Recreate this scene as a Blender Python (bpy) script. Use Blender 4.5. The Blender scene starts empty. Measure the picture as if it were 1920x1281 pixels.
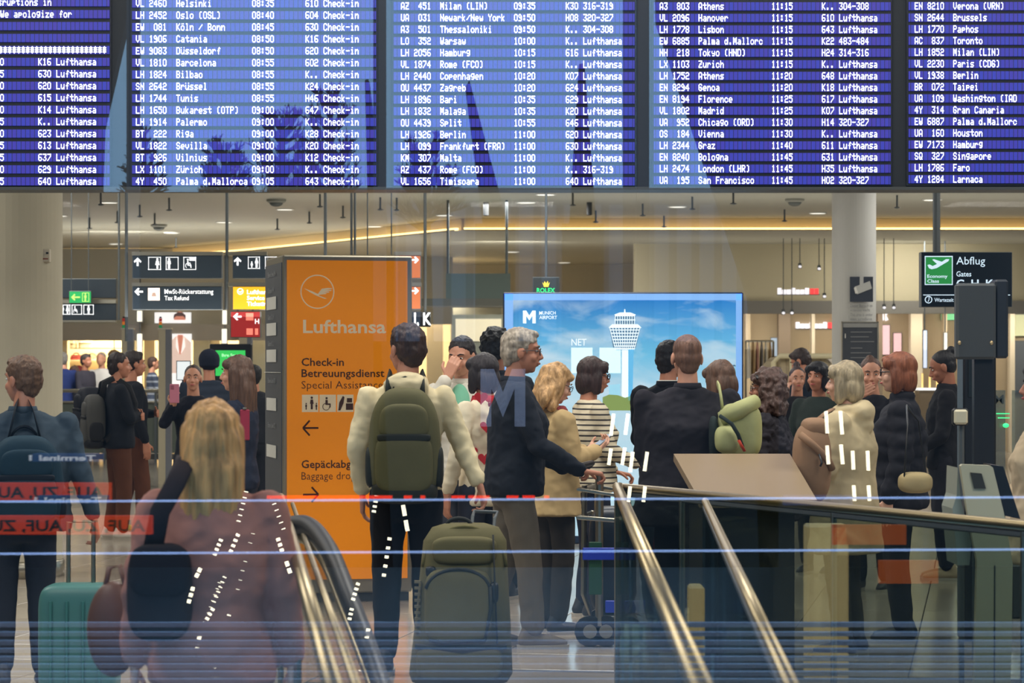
import bpy, math, random
from math import sin, cos, pi, radians as R
from mathutils import Vector as V, Matrix, noise

C = bpy.context.scene.collection
SC = bpy.context.scene
FPX = 5000.0; CZ = 1.6; YH = 687.0; XC = 960.0
def P(px, py, D):            # photograph pixel + distance -> world point
    return V(((px - XC) * D / FPX, D, CZ - (py - YH) * D / FPX))
def lin(c):
    r = []
    for v in c:
        v = v / 255.0
        r.append(v / 12.92 if v <= 0.04045 else ((v + 0.055) / 1.055) ** 2.4)
    return r

# ------------------------------------------------ camera, world, lights, exposure
cd = bpy.data.cameras.new('camera'); cam = bpy.data.objects.new('camera', cd); C.objects.link(cam)
cam.location = (0, 0, CZ); cam.rotation_euler = (pi / 2, 0, 0)
cd.lens = FPX / 1920 * 36; cd.sensor_width = 36; cd.shift_y = (YH - 640.5) / 1920
cd.clip_end = 400; cd.clip_start = 0.05
cd.dof.use_dof = True; cd.dof.focus_distance = 16.5; cd.dof.aperture_fstop = 6.3
SC.camera = cam
SC.view_settings.view_transform = 'Standard'; SC.view_settings.look = 'None'
SC.view_settings.exposure = 0.0; SC.view_settings.gamma = 1.0; SC.view_settings.use_curve_mapping = False
w = bpy.data.worlds.new('sky'); SC.world = w; w.use_nodes = True
bg = w.node_tree.nodes['Background']; bg.inputs[0].default_value = (0.26, 0.50, 0.78, 1); bg.inputs[1].default_value = 1.9
def area(name, loc, sx, sy, energy, col=(1, 0.935, 0.84), rot=(0, 0, 0)):
    l = bpy.data.lights.new(name, 'AREA'); l.shape = 'RECTANGLE'; l.size = sx; l.size_y = sy
    l.energy = energy; l.color = col
    o = bpy.data.objects.new(name, l); o.location = loc; o.rotation_euler = rot; C.objects.link(o); return o
LAMPK = 2.3
for ax in (-6, 0, 6):
    for ay in (19.5, 24.5, 30):
        area('hall_ceiling_fill', (ax, ay, 3.93), 2.5, 2.5, 62 * LAMPK)  # unseen fill light added to set the hall's brightness
    area('high_hall_fill', (ax, 14.5, 6.6), 2.5, 2.5, 150 * LAMPK)  # unseen fill light added high over the front of the hall
for ax in (-4, 4):
    area('void_fill', (ax, 7.5, 6.3), 3, 3, 105 * LAMPK, rot=(R(22), 0, 0))  # unseen fill added over the void to light people's backs
for ax in (-7, 0, 7):
    for ay in (39, 47):
        area('far_ceiling_fill', (ax, ay, 4.35 if ay < 43 else 3.78), 1.2, 1.2, 150 if ay < 43 else 80 if ax > 0 else 210, rot=(0 if ay < 43 else R(35), 0, 0)).location.z = 3.97 if ay < 43 else 3.77  # added fill lights without fixtures, rear row tilted to wash the walls
area('bag_shop_light', (-7.4, 55.6, 2.9), 3.2, 1.2, 620, (1, 0.82, 0.55))
area('right_shop_fill', (7.0, 48.75, 2.6), 9, .5, 130, (1, 0.88, 0.72), rot=(R(20), 0, 0))  # fill light added behind the bulkhead to lift the shop walls
area('centre_shop_light', (-3.5, 55.5, 3.0), 5, 2, 600, (1, 0.86, 0.68))
area('gantry_fill_up', (-1.5, 27.2, 2.1), 9, 1.2, 110, rot=(pi, 0, 0)); area('rear_fill_up', (3.5, 37.5, 1.9), 14, 1.5, 110, rot=(pi, 0, 0)); area('lowered_ceiling_fill_up', (3.5, 46.5, 1.9), 14, 1.5, 60, rot=(pi, 0, 0)); area('left_rear_fill_up', (-7, 46, 1.9), 8, 1.5, 150, rot=(pi, 0, 0))  # unseen upward fills added mid-hall to brighten the ceiling
area('tread_fill', (0, -2.5, 5.0), 8, 2, 150, (0.75, 0.85, 1.0), rot=(R(-35), 0, 0))  # unseen fill added behind the camera to light the mirrored treads

# ------------------------------------------------ materials
MATS = {}
def mat(name, col, rough=0.6, metal=0.0, em=0.0, bump=0.0, bscale=60.0, var=0.0, vscale=4.0, stretch=(1, 1, 1), emcol=None, spec=0.5, coat=0.0):
    if name in MATS: return MATS[name]
    m = bpy.data.materials.new(name); m.use_nodes = True; nt = m.node_tree; N = nt.nodes; L = nt.links
    b = N['Principled BSDF']; c = lin(col) + [1]
    b.inputs['Base Color'].default_value = c; b.inputs['Roughness'].default_value = rough
    b.inputs['Metallic'].default_value = metal; b.inputs['Specular IOR Level'].default_value = spec
    b.inputs['Coat Weight'].default_value = coat
    if em:
        b.inputs['Emission Color'].default_value = (lin(emcol) + [1]) if emcol else c
        b.inputs['Emission Strength'].default_value = em
    if bump or var:
        tc = N.new('ShaderNodeTexCoord'); mp = N.new('ShaderNodeMapping'); mp.inputs['Scale'].default_value = stretch
        L.new(tc.outputs['Object'], mp.inputs['Vector'])
    if var:
        n = N.new('ShaderNodeTexNoise'); n.inputs['Scale'].default_value = vscale; n.inputs['Detail'].default_value = 5
        L.new(mp.outputs[0], n.inputs['Vector'])
        h = N.new('ShaderNodeHueSaturation'); h.inputs['Color'].default_value = c
        mr = N.new('ShaderNodeMapRange'); mr.inputs['From Min'].default_value = 0.3; mr.inputs['From Max'].default_value = 0.7
        mr.inputs['To Min'].default_value = 1 - var; mr.inputs['To Max'].default_value = 1 + var
        L.new(n.outputs['Fac'], mr.inputs['Value']); L.new(mr.outputs[0], h.inputs['Value']); L.new(h.outputs[0], b.inputs['Base Color'])
    if bump:
        n2 = N.new('ShaderNodeTexNoise'); n2.inputs['Scale'].default_value = bscale; n2.inputs['Detail'].default_value = 4
        L.new(mp.outputs[0], n2.inputs['Vector'])
        bp = N.new('ShaderNodeBump'); bp.inputs['Strength'].default_value = bump; bp.inputs['Distance'].default_value = 0.01
        L.new(n2.outputs['Fac'], bp.inputs['Height']); L.new(bp.outputs[0], b.inputs['Normal'])
    MATS[name] = m; return m
def emat(name, col, s=1.0): return mat(name, col, 0.5, em=s)
def glass(name, tint, refl, rough=0.0):
    m = bpy.data.materials.new(name); m.use_nodes = True; nt = m.node_tree; N = nt.nodes; L = nt.links
    N.remove(N['Principled BSDF']); o = N['Material Output']
    t = N.new('ShaderNodeBsdfTransparent'); t.inputs[0].default_value = tuple(tint) + (1,)
    g = N.new('ShaderNodeBsdfGlossy'); g.inputs['Roughness'].default_value = rough; g.inputs['Color'].default_value = (1, 1, 1, 1)
    mx = N.new('ShaderNodeMixShader'); mx.inputs[0].default_value = refl
    L.new(t.outputs[0], mx.inputs[1]); L.new(g.outputs[0], mx.inputs[2]); L.new(mx.outputs[0], o.inputs[0])
    return m
def cloth(name, col, var=0.12, bump=0.5, rough=0.85): return mat(name, col, rough, bump=bump, bscale=9, var=var, vscale=5, spec=0.2)
def stripes(name, col1, col2, freq=30, axis='Z', rough=0.85, duty=0.5, em=0):
    m = mat(name, col1, rough); N = m.node_tree.nodes; L = m.node_tree.links; b = N['Principled BSDF']
    tc = N.new('ShaderNodeTexCoord'); sp = N.new('ShaderNodeSeparateXYZ'); L.new(tc.outputs['Object'], sp.inputs[0])
    mu = N.new('ShaderNodeMath'); mu.operation = 'MULTIPLY'; mu.inputs[1].default_value = freq; L.new(sp.outputs[axis], mu.inputs[0])
    fr = N.new('ShaderNodeMath'); fr.operation = 'FRACT'; L.new(mu.outputs[0], fr.inputs[0])
    gt = N.new('ShaderNodeMath'); gt.operation = 'GREATER_THAN'; gt.inputs[1].default_value = duty; L.new(fr.outputs[0], gt.inputs[0])
    mx = N.new('ShaderNodeMix'); mx.data_type = 'RGBA'; mx.inputs['A'].default_value = lin(col1) + [1]; mx.inputs['B'].default_value = lin(col2) + [1]
    L.new(gt.outputs[0], mx.inputs['Factor']); L.new(mx.outputs['Result'], b.inputs['Base Color'])
    return m
M_STEEL = mat('brushed_steel', (170, 165, 150), 0.3, 1.0, bump=0.05, bscale=200)
M_BRASS = mat('warm_brass_steel', (168, 152, 116), 0.34, 1.0)
M_DSTEEL = mat('grey_painted_steel', (92, 98, 100), 0.45, 0.3)
M_BLACK = mat('black_plastic', (22, 24, 28), 0.4)
M_DARKGREY = mat('dark_grey_plastic', (52, 56, 60), 0.5)
M_WHITE = mat('white_print', (235, 235, 228), 0.6)
M_LIT = emat('lit_white_lettering', (255, 255, 255), 1.0)
M_RUBBER = mat('black_rubber', (20, 20, 22), 0.5)
M_SIGN = mat('sign_face_slate', (42, 53, 62), 0.35)

# ------------------------------------------------ mesh builder
class MB:
    def __init__(s): s.v = []; s.f = []
    def add(s, vs, fs):
        n = len(s.v); s.v += [V(p) for p in vs]; s.f += [tuple(i + n for i in f) for f in fs]; return s
    def box(s, x0, x1, y0, y1, z0, z1):
        return s.add([(x, y, z) for x in (x0, x1) for y in (y0, y1) for z in (z0, z1)],
                     [(0, 1, 3, 2), (4, 6, 7, 5), (0, 4, 5, 1), (2, 3, 7, 6), (0, 2, 6, 4), (1, 5, 7, 3)])
    def bbox(s, x0, x1, y0, y1, z0, z1, b=0.01):      # box with chamfered edges
        vs = []; 
        import itertools
        pts = {}
        for ix, iy, iz in itertools.product((0, 1), repeat=3):
            X, Y, Z = (x0, x1)[ix], (y0, y1)[iy], (z0, z1)[iz]; dx, dy, dz = (b, -b)[ix], (b, -b)[iy], (b, -b)[iz]
            pts[ix, iy, iz, 0] = len(vs); vs.append((X, Y + dy, Z + dz))
            pts[ix, iy, iz, 1] = len(vs); vs.append((X + dx, Y, Z + dz))
            pts[ix, iy, iz, 2] = len(vs); vs.append((X + dx, Y + dy, Z))
        g = lambda a, b_, c, k: pts[a, b_, c, k]; fs = []
        for i in (0, 1):
            fs.append((g(i, 0, 0, 0), g(i, 1, 0, 0), g(i, 1, 1, 0), g(i, 0, 1, 0)))
            fs.append((g(0, i, 0, 1), g(1, i, 0, 1), g(1, i, 1, 1), g(0, i, 1, 1)))
            fs.append((g(0, 0, i, 2), g(1, 0, i, 2), g(1, 1, i, 2), g(0, 1, i, 2)))
            for j in (0, 1):
                fs.append((g(0, i, j, 1), g(1, i, j, 1), g(1, i, j, 2), g(0, i, j, 2)))
                fs.append((g(i, 0, j, 0), g(i, 1, j, 0), g(i, 1, j, 2), g(i, 0, j, 2)))
                fs.append((g(i, j, 0, 0), g(i, j, 1, 0), g(i, j, 1, 1), g(i, j, 0, 1)))
                for k in (0, 1): fs.append((g(i, j, k, 0), g(i, j, k, 1), g(i, j, k, 2)))
        return s.add(vs, fs)
    def tube(s, pts, r, n=10, flat=None, up=(0, 0, 1), closed=False):
        pts = [V(p) for p in pts]; k = len(pts); rr = r if isinstance(r, (list, tuple)) else [r] * k
        vs = []; fs = []; pn = None
        for i, p in enumerate(pts):
            if closed: t = (pts[(i + 1) % k] - pts[i - 1])
            else: t = (pts[min(i + 1, k - 1)] - pts[max(i - 1, 0)])
            t.normalize()
            if pn is None:
                a = V(up); 
                if abs(a.dot(t)) > .95: a = V((1, 0, 0)) if abs(t.x) < .9 else V((0, 1, 0))
                nrm = (a - t * a.dot(t)).normalized()
            else: nrm = (pn - t * pn.dot(t)).normalized()
            pn = nrm; bn = t.cross(nrm)
            for j in range(n):
                an = 2 * pi * j / n
                vs.append(p + (nrm * cos(an) * (flat or 1) + bn * sin(an)) * rr[i])
        for i in range(k - (0 if closed else 1)):
            for j in range(n):
                a = i * n + j; b = i * n + (j + 1) % n; i2 = (i + 1) % k
                fs.append((a, b, i2 * n + (j + 1) % n, i2 * n + j))
        if not closed: fs += [tuple(range(n))[::-1], tuple(range((k - 1) * n, k * n))]
        return s.add(vs, fs)
    def cap(s, p0, p1, r0, r1, n=12, fx=1.0):           # tapered capsule
        p0 = V(p0); p1 = V(p1); d = (p1 - p0); L = d.length or 1e-6; d = d / L
        pts = []; rr = []
        for a in (-89, -60, -30): pts.append(p0 + d * r0 * sin(R(a))); rr.append(r0 * cos(R(a)))
        pts.append(p0); rr.append(r0); pts.append(p1); rr.append(r1)
        for a in (30, 60, 89): pts.append(p1 + d * r1 * sin(R(a))); rr.append(r1 * cos(R(a)))
        return s.tube(pts, rr, n, flat=fx)
    def ell(s, c, r, nu=16, nv=10, M=None, e=1.0):
        c = V(c); vs = []; fs = []
        pw = lambda t: math.copysign(abs(t) ** e, t)
        for i in range(nv + 1):
            ph = -pi / 2 + pi * i / nv
            for j in range(nu):
                th = 2 * pi * j / nu
                p = V((pw(cos(ph)) * pw(cos(th)) * r[0], pw(cos(ph)) * pw(sin(th)) * r[1], pw(sin(ph)) * r[2]))
                if M: p = M @ p
                vs.append(c + p)
        for i in range(nv):
            for j in range(nu): fs.append((i * nu + j, i * nu + (j + 1) % nu, (i + 1) * nu + (j + 1) % nu, (i + 1) * nu + j))
        return s.add(vs, fs)
    def loft(s, rings, n=20, e=0.9):                    # rings: (x,y,z,rx,ry)
        vs = []; fs = []; pw = lambda t: math.copysign(abs(t) ** e, t)
        for (x, y, z, rx, ry) in rings:
            for j in range(n):
                th = 2 * pi * j / n; vs.append((x + pw(cos(th)) * rx, y + pw(sin(th)) * ry, z))
        k = len(rings)
        for i in range(k - 1):
            for j in range(n): fs.append((i * n + j, i * n + (j + 1) % n, (i + 1) * n + (j + 1) % n, (i + 1) * n + j))
        fs += [tuple(range(n))[::-1], tuple(range((k - 1) * n, k * n))]
        return s.add(vs, fs)
    def prism(s, pts, d):                               # planar polygon extruded along vector d
        n = len(pts); pts = [V(p) for p in pts]; d = V(d)
        return s.add(pts + [p + d for p in pts], [tuple(range(n))[::-1], tuple(range(n, 2 * n))] + [(i, (i + 1) % n, (i + 1) % n + n, i + n) for i in range(n)])
    def lathe(s, c, prof, n=20):                        # prof: (r, z)
        c = V(c); vs = [c + V((r * cos(2 * pi * j / n), r * sin(2 * pi * j / n), z)) for r, z in prof for j in range(n)]
        k = len(prof); fs = [(i * n + j, i * n + (j + 1) % n, (i + 1) * n + (j + 1) % n, (i + 1) * n + j) for i in range(k - 1) for j in range(n)]
        return s.add(vs, fs + [tuple(range(n))[::-1], tuple(range((k - 1) * n, k * n))])
    def xf(s, fn): s.v = [V(fn(p)) for p in s.v]; return s

def flip_fix(me):
    import bmesh
    b = bmesh.new(); b.from_mesh(me); bmesh.ops.recalc_face_normals(b, faces=b.faces); b.to_mesh(me); b.free()
def rootinv(parent): 
    return Matrix.Translation(parent.location) @ parent.rotation_euler.to_matrix().to_4x4()
def absm(o):
    m = rootinv(o)
    return (absm(o.parent) @ m) if o.parent else m
def build(name, mb, m, parent=None, world=True, smooth=False, label=None, fix=True):
    me = bpy.data.meshes.new(name)
    vs = mb.v
    if parent is not None and world:
        inv = absm(parent).inverted(); vs = [inv @ p for p in vs]
    me.from_pydata([tuple(p) for p in vs], [], mb.f); 
    if fix: flip_fix(me)
    if smooth: me.shade_smooth()
    if m: me.materials.append(m)
    o = bpy.data.objects.new(name, me); C.objects.link(o); o.parent = parent
    if label: o['label'] = label
    return o
def tag(o, label, cat, group=None, kind=None):
    if label: o['label'] = label
    if cat: o['category'] = cat
    if group: o['group'] = group
    if kind: o['kind'] = kind
    return o
def thing(name, label, cat, loc=(0, 0, 0), rz=0, group=None):
    o = bpy.data.objects.new(name, None); o.location = loc; o.rotation_euler = (0, 0, rz); o.empty_display_size = .1
    C.objects.link(o); return tag(o, label, cat, group)
def struct(name, mb, m, parent=None, smooth=False):
    o = build(name, mb, m, parent, smooth=smooth)
    if parent is None: o['kind'] = 'structure'
    return o
def dup_tree(src, loc, label=None, group=None):
    def cp(o, par):
        c = o.copy(); C.objects.link(c); c.parent = par
        for ch in o.children: cp(ch, c)
        return c
    r = cp(src, src.parent); r.location = loc
    if label: r['label'] = label
    if group: r['group'] = group
    return r
def text(s, loc, h, m, parent=None, width=None, bold=0.0, depth=0.003, ax=V((1, 0, 0)), up=V((0, 0, 1)), name='lettering', world=True, align='LEFT', spacing=1.0):
    cu = bpy.data.curves.new('t', 'FONT'); cu.body = s; cu.size = 1; cu.offset = bold; cu.resolution_u = 2; cu.space_character = spacing
    o = bpy.data.objects.new('t', cu); C.objects.link(o)
    dg = bpy.context.evaluated_depsgraph_get(); me = bpy.data.meshes.new_from_object(o.evaluated_get(dg))
    bpy.data.objects.remove(o)
    vs = [v.co.copy() for v in me.vertices]; fs = [tuple(p.vertices) for p in me.polygons]; bpy.data.meshes.remove(me)
    if not vs: return None
    x0 = min(v.x for v in vs); x1 = max(v.x for v in vs); k = h / 0.72; kx = (width / (x1 - x0)) if width else k
    ax = V(ax).normalized(); up = V(up).normalized(); nr = ax.cross(up)
    off = {'LEFT': -x0, 'CENTER': -(x0 + x1) / 2, 'RIGHT': -x1}[align]
    mb = MB(); loc = V(loc)
    mb.add([loc + ax * ((v.x + off) * kx) + up * (v.y * k) + nr * depth for v in vs], fs)
    return build(name, mb, m, parent, world, fix=False)
# ------------------------------------------------ the setting
M_CEIL = stripes('ceiling_metal_strips', (178, 177, 162), (150, 148, 134), 5.0, 'Y', 0.55, 0.9)
M_WALL = mat('warm_plaster', (176, 168, 146), 0.8, var=0.04, vscale=1)
M_TILE = mat('polished_stone_tile', (150, 140, 126), 0.16, var=0.10, vscale=1.5, bump=0.02, bscale=30)
M_TILE2 = mat('polished_stone_tile_paler', (160, 150, 136), 0.16, var=0.10, vscale=1.5, bump=0.02, bscale=30)
M_FLOOR = mat('polished_stone_floor', (158, 150, 138), 0.14, var=0.06, vscale=0.6)
M_DARKW = mat('dark_anthracite_wall', (30, 33, 38), 0.7, var=0.1, vscale=1)
M_JOINT = mat('floor_joint_bed', (96, 90, 80), 0.7)
fl = MB().prism([(-16, 10.0, -0.012), (-2.3, 10.0, -.012), (-2.3, 10.0, -.012), (-0.9, 10.05, -.012), (-0.9, 12.3, -.012), (0.45, 13.3, -.012), (2.0, 10.0, -.012), (16, 10.0, -.012), (16, 58, -.012), (-16, 58, -.012)], (0, 0, -0.35))
fl = MB().prism([(-16, 10.0, -0.012), (-0.75, 10.0, -.012), (0.45, 13.25, -.012), (2.0, 10.0, -.012), (16, 10.0, -.012), (16, 58, -.012), (-16, 58, -.012)], (0, 0, -0.35))
floor = struct('floor', fl, M_JOINT)
# rotated grid of stone tiles, near rows piece by piece, the receding rest one joined stuff sheet
rot = R(-10); T = 0.75; tl_near = []; far_mb = MB(); tmesh = {}
def tile_mesh(m):
    mb = MB().bbox(-T / 2 + .0035, T / 2 - .0035, -T / 2 + .0035, T / 2 - .0035, -0.03, 0, 0.002)
    me = bpy.data.meshes.new('tile'); me.from_pydata([tuple(p) for p in mb.v], [], mb.f); flip_fix(me); me.materials.append(m); return me
TM = [tile_mesh(M_TILE), tile_mesh(M_TILE2)]
random.seed(4); cand = []
for i in range(-60, 61):
    for j in range(0, 90):
        cx = i * T; cy = j * T; x = cx * cos(rot) - cy * sin(rot); y = cx * sin(rot) + cy * cos(rot)
        if abs(x) > 13 or y > 57: continue
        if y < 10.6: continue
        if y < 14.0 and (-1.1 < x < 2.6): 
            if y < 13.75: continue
        cand.append((x, y))
cand.sort(key=lambda p: (abs(p[0]) > p[1] * 0.205 + .3, p[1]))
for k, (x, y) in enumerate(cand):
    if k < 290 and abs(x) < y * 0.205 + .3:
        o = bpy.data.objects.new('tile', TM[random.random() < .4]); o.parent = floor; o.location = (x, y, random.uniform(0, .0006)); o.rotation_euler = (0, 0, rot); C.objects.link(o)
    else:
        h = T / 2 - .0035; c, s_ = cos(rot), sin(rot)
        far_mb.add([(x + a * c - b * s_, y + a * s_ + b * c, 0) for a, b in ((-h, -h), (h, -h), (h, h), (-h, h))], [(0, 1, 2, 3)])
o = build('tile_field', far_mb, M_FLOOR, floor, fix=False); o['kind'] = 'stuff'
struct('floor_lower', MB().box(-16, 16, 2.2, 16, -4.3, -4.0), M_FLOOR)
struct('floor_camera_side', MB().box(-16, 16, -16, 2.2, -0.3, 0), mat('dark_floor', (40, 42, 46), 0.3))
ce = struct('ceiling', MB().box(-16, 16, 17.3, 58, 4.0, 4.06), M_CEIL)
struct('ceiling_void', MB().box(-16, 16, 1.5, 17.3, 7.0, 7.06), mat('pale_ceiling', (170, 168, 160), 0.8))
struct('wall_upstand', MB().box(-16, 16, 17.3, 17.4, 4.06, 7), mat('pale_ceiling', (170, 168, 160), 0.8))
M_LOW = stripes('lower_ceiling_strips', (182, 179, 160), (160, 157, 140), 4.0, 'Y', 0.55, 0.92)
lowpoly = [(-0.78, 43.3, 3.81), (16, 43.3, 3.81), (16, 58, 3.81), (-9.5, 58, 3.81), (-4.9, 51, 3.81)]
struct('ceiling_lowered', MB().prism([V(p) - V((0, 0, 0)) for p in lowpoly], (0, 0, 0.03)), M_LOW)
# cove with its warm light line
cv = thing('cove_light', 'warm glowing light cove running along the step of the ceiling', 'light', (0, 43, 3.8))
def edge(pts, off, z0, z1, th, m, name, parent):
    mb = MB()
    for (a, b) in zip(pts[:-1], pts[1:]):
        a = V(a); b = V(b); t = (b - a).normalized(); n = V((t.y, -t.x, 0))
        p = [a + n * off, b + n * off, b + n * (off + th), a + n * (off + th)]
        mb.prism([(q.x, q.y, z0) for q in p], (0, 0, z1 - z0))
    return build(name, mb, m, parent)
CP = [(-9.5, 58, 0), (-4.9, 51, 0), (-0.78, 43.3, 0), (16, 43.3, 0)]
edge(CP, 0.0, 3.81, 3.995, 0.05, mat('cove_fascia', (205, 188, 150), 0.6), 'fascia', cv)
edge(CP, 0.17, 3.795, 3.812, 0.03, mat('cove_lip', (150, 135, 100), 0.6), 'lip', cv)
edge(CP, 0.10, 3.806, 3.845, 0.05, emat('cove_led', (255, 214, 140), 3.6), 'led_strip', cv)
struct('wall_far', MB().box(-16, 16, 57.9, 58.1, -.3, 4), M_WALL)
struct('wall_left', MB().box(-16.1, -16, -16, 58, -4, 7), M_WALL)
struct('wall_right', MB().box(16, 16.1, -16, 58, -4, 7), M_WALL)
# bulkhead strip over the right-hand shops and darker belt
struct('trim_1', MB().box(2.2, 12, 48.0, 48.3, 2.55, 2.78), mat('bulkhead_grey', (120, 116, 106), 0.6))
struct('trim_2', MB().box(2.2, 12, 48.1, 48.3, 2.78, 3.81), mat('bulkhead_cream', (188, 178, 146), 0.7))
struct('trim_3', MB().box(-14, -3.6, 53.8, 54.1, 2.12, 2.45), mat('shop_beam_grey', (140, 130, 112), 0.5))
struct('trim_4', MB().box(-14, -1.2, 53.9, 54.1, 2.45, 3.98), mat('shop_upper_wall', (150, 142, 120), 0.7))

# columns
def column(name, px0, px1, D, m, label):
    x0 = (px0 - XC) * D / FPX; x1 = (px1 - XC) * D / FPX; r = (x1 - x0) / 2
    o = thing(name, label, 'column', ((x0 + x1) / 2, D + r, 0))
    build('shaft', MB().lathe(((x0 + x1) / 2, D + r, 0), [(r, 0), (r, 4.0)], 48), m, o, smooth=False)
    build('collar', MB().lathe(((x0 + x1) / 2, D + r, 0), [(r + .015, 0), (r + .015, .12), (r, .13)], 48), M_STEEL, o)
    for p in o.children[0].data.polygons: p.use_smooth = len(p.vertices) == 4
    return o, (x0 + x1) / 2, D + r, r
M_COL = mat('cream_column_plaster', (186, 178, 155), 0.7, var=0.03)
colA, cxA, cyA, rA = column('column', -80, 101, 20, M_COL, 'broad cream round column at the far left edge')
x = P(76, 477, 19.9); cb = thing('call_box', 'small square call box fixed on the broad left column', 'box', (x.x, cyA - rA * .83, x.z - .05))
yy = cyA - math.sqrt(rA ** 2 - (x.x - cxA) ** 2) - .02
build('housing', MB().bbox(x.x - .032, x.x + .032, yy, yy + .06, x.z - .05, x.z + .05, .005), mat('cream_plastic', (196, 186, 165), 0.5), cb)
build('button', MB().bbox(x.x + .004, x.x + .022, yy - .006, yy, x.z + .012, x.z + .026, .002), M_BLACK, cb)
build('slot', MB().box(x.x - .02, x.x + .02, yy - .002, yy, x.z - .03, x.z - .02), mat('rust_label', (140, 80, 60), .6), cb)
colB, cxB, cyB, rB = column('column', 1565, 1648, 30, mat('pale_grey_column', (188, 188, 184), 0.6), 'slim pale grey column carrying the camera notice, right of the centre')

# notices on the slim column
def flatbox(px0, py0, px1, py1, D, th=0.02, b=0.0):
    a = P(px0, py1, D); c = P(px1, py0, D); mb = MB()
    return mb.bbox(a.x, c.x, D, D + th, a.z, c.z, b) if b else mb.box(a.x, c.x, D, D + th, a.z, c.z)
DN = 29.96
no = thing('camera_notice', 'dark square notice with a white surveillance camera picture on the slim column', 'sign', P(1616, 566, DN))
build('panel', flatbox(1594, 519, 1637, 566, DN, .03), mat('notice_navy', (45, 52, 66), .5), no)
def sh(pts, D, m, par, name, th=.004):  # flat print as thin relief from pixel outline
    return build(name, MB().prism([P(a, b, D) for a, b in pts], (0, th, 0)), m, par)
M_GREYP = mat('pale_grey_print', (190, 192, 190), .6)
sh([(1602, 538), (1631, 527), (1635, 541), (1607, 552)], DN - .008, M_GREYP, no, 'camera_symbol')
sh([(1612, 519), (1619, 519), (1619, 534), (1612, 534)], DN - .007, M_GREYP, no, 'bracket_symbol')
sh([(1601, 540), (1605, 538), (1609, 549), (1604, 551)], DN - .010, M_WHITE, no, 'lens_symbol')
for i, yy in enumerate((571, 579, 588, 596)):
    text(('Dieser Bereich ist', 'videoüberwacht.', 'This area is under', 'video surveillance.')[i], P(1594, yy + 5, DN - .01), 6 * DN / FPX, mat('faint_grey_print', (125, 128, 130), .6), no, width=(42, 38, 42, 42)[i] * DN / FPX)
no2 = thing('notice_board', 'tall dark framed notice board of small print below the camera notice', 'sign', P(1612, 790, DN - .02))
build('board', flatbox(1579, 604, 1647, 790, DN - .02, .03), mat('board_slate', (58, 62, 70), .5), no2)
build('frame', flatbox(1578, 603, 1648, 605, DN - .03, .04).add(*[(lambda q: (q.v, q.f))(flatbox(1645, 603, 1648, 790, DN - .03, .04))][0]).add(*[(lambda q: (q.v, q.f))(flatbox(1578, 603, 1580, 790, DN - .03, .04))][0]), M_STEEL, no2)
build('header', flatbox(1581, 606, 1645, 614, DN - .026, .01), mat('header_grey', (150, 152, 150), .5), no2)
for i in range(16):
    yy = 622 + i * 9 + (i // 3) * 3; L = (40, 34, 44, 22, 38)[i % 5]
    build('print_line', flatbox(1595, yy, 1595 + L, yy + 1.6, DN - .024, .004), mat('faint_grey_print', (125, 128, 130), .6), no2)
text('i', P(1584, 634, DN - .025), 9 * DN / FPX, M_WHITE, no2, bold=.02)
# ------------------------------------------------ departure board with dot matrix rows
FONT = {}
def _f(s):
    for t in s.split('|'):
        c, h = t[0], t[1:]; FONT[c] = [int(h[i:i + 2], 16) for i in range(0, 10, 2)]
_f('-0808080808|.0060600000|/2010080402|03E4141413E|100427F4000|27249494946|32141494D33|41814127F10|52745454539|63E49494931|74121110907|83649494936|94649495E3C|:0036360000|A7E1111117E|B7F49494936|C3E41414122|D7F4141413E|E7F49494941|F7F09090901|G3E41495932|H7F0808087F|I00417F4100|J2040413F01|K7F08142241|L7F40404040|M7F021C027F|N7F0408107F|O3E4141413E|P7F09090906|Q3E4151215E|R7F09192946|S2649494932|T01017F0101|U3F4040403F|V1F2040201F|W3F4038403F|X6314081463|Y0304780403|Z6159494D43|(003E414100|)0041413E00|a2054545478|b7F28444438|c3844444428|d384444287F|e3854545418|f00087E0902|g0C5252523E|h7F08040478|i00447D4000|j2040403D00|k7F10284400|l00417F4000|m7C04780478|n7C08040478|o3844444438|p7C14141408|r7C08040408|s4854545424|t04043F4424|u3C4040207C|v1C2040201C|w3C4030403C|x4428102844|y0C5050503C|z4464544C44|ö3845444538|ü3D4040207D|*2A3E7F3E2A')
DB = 16.7; SB = FPX / DB
M_CELL = {}
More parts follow.
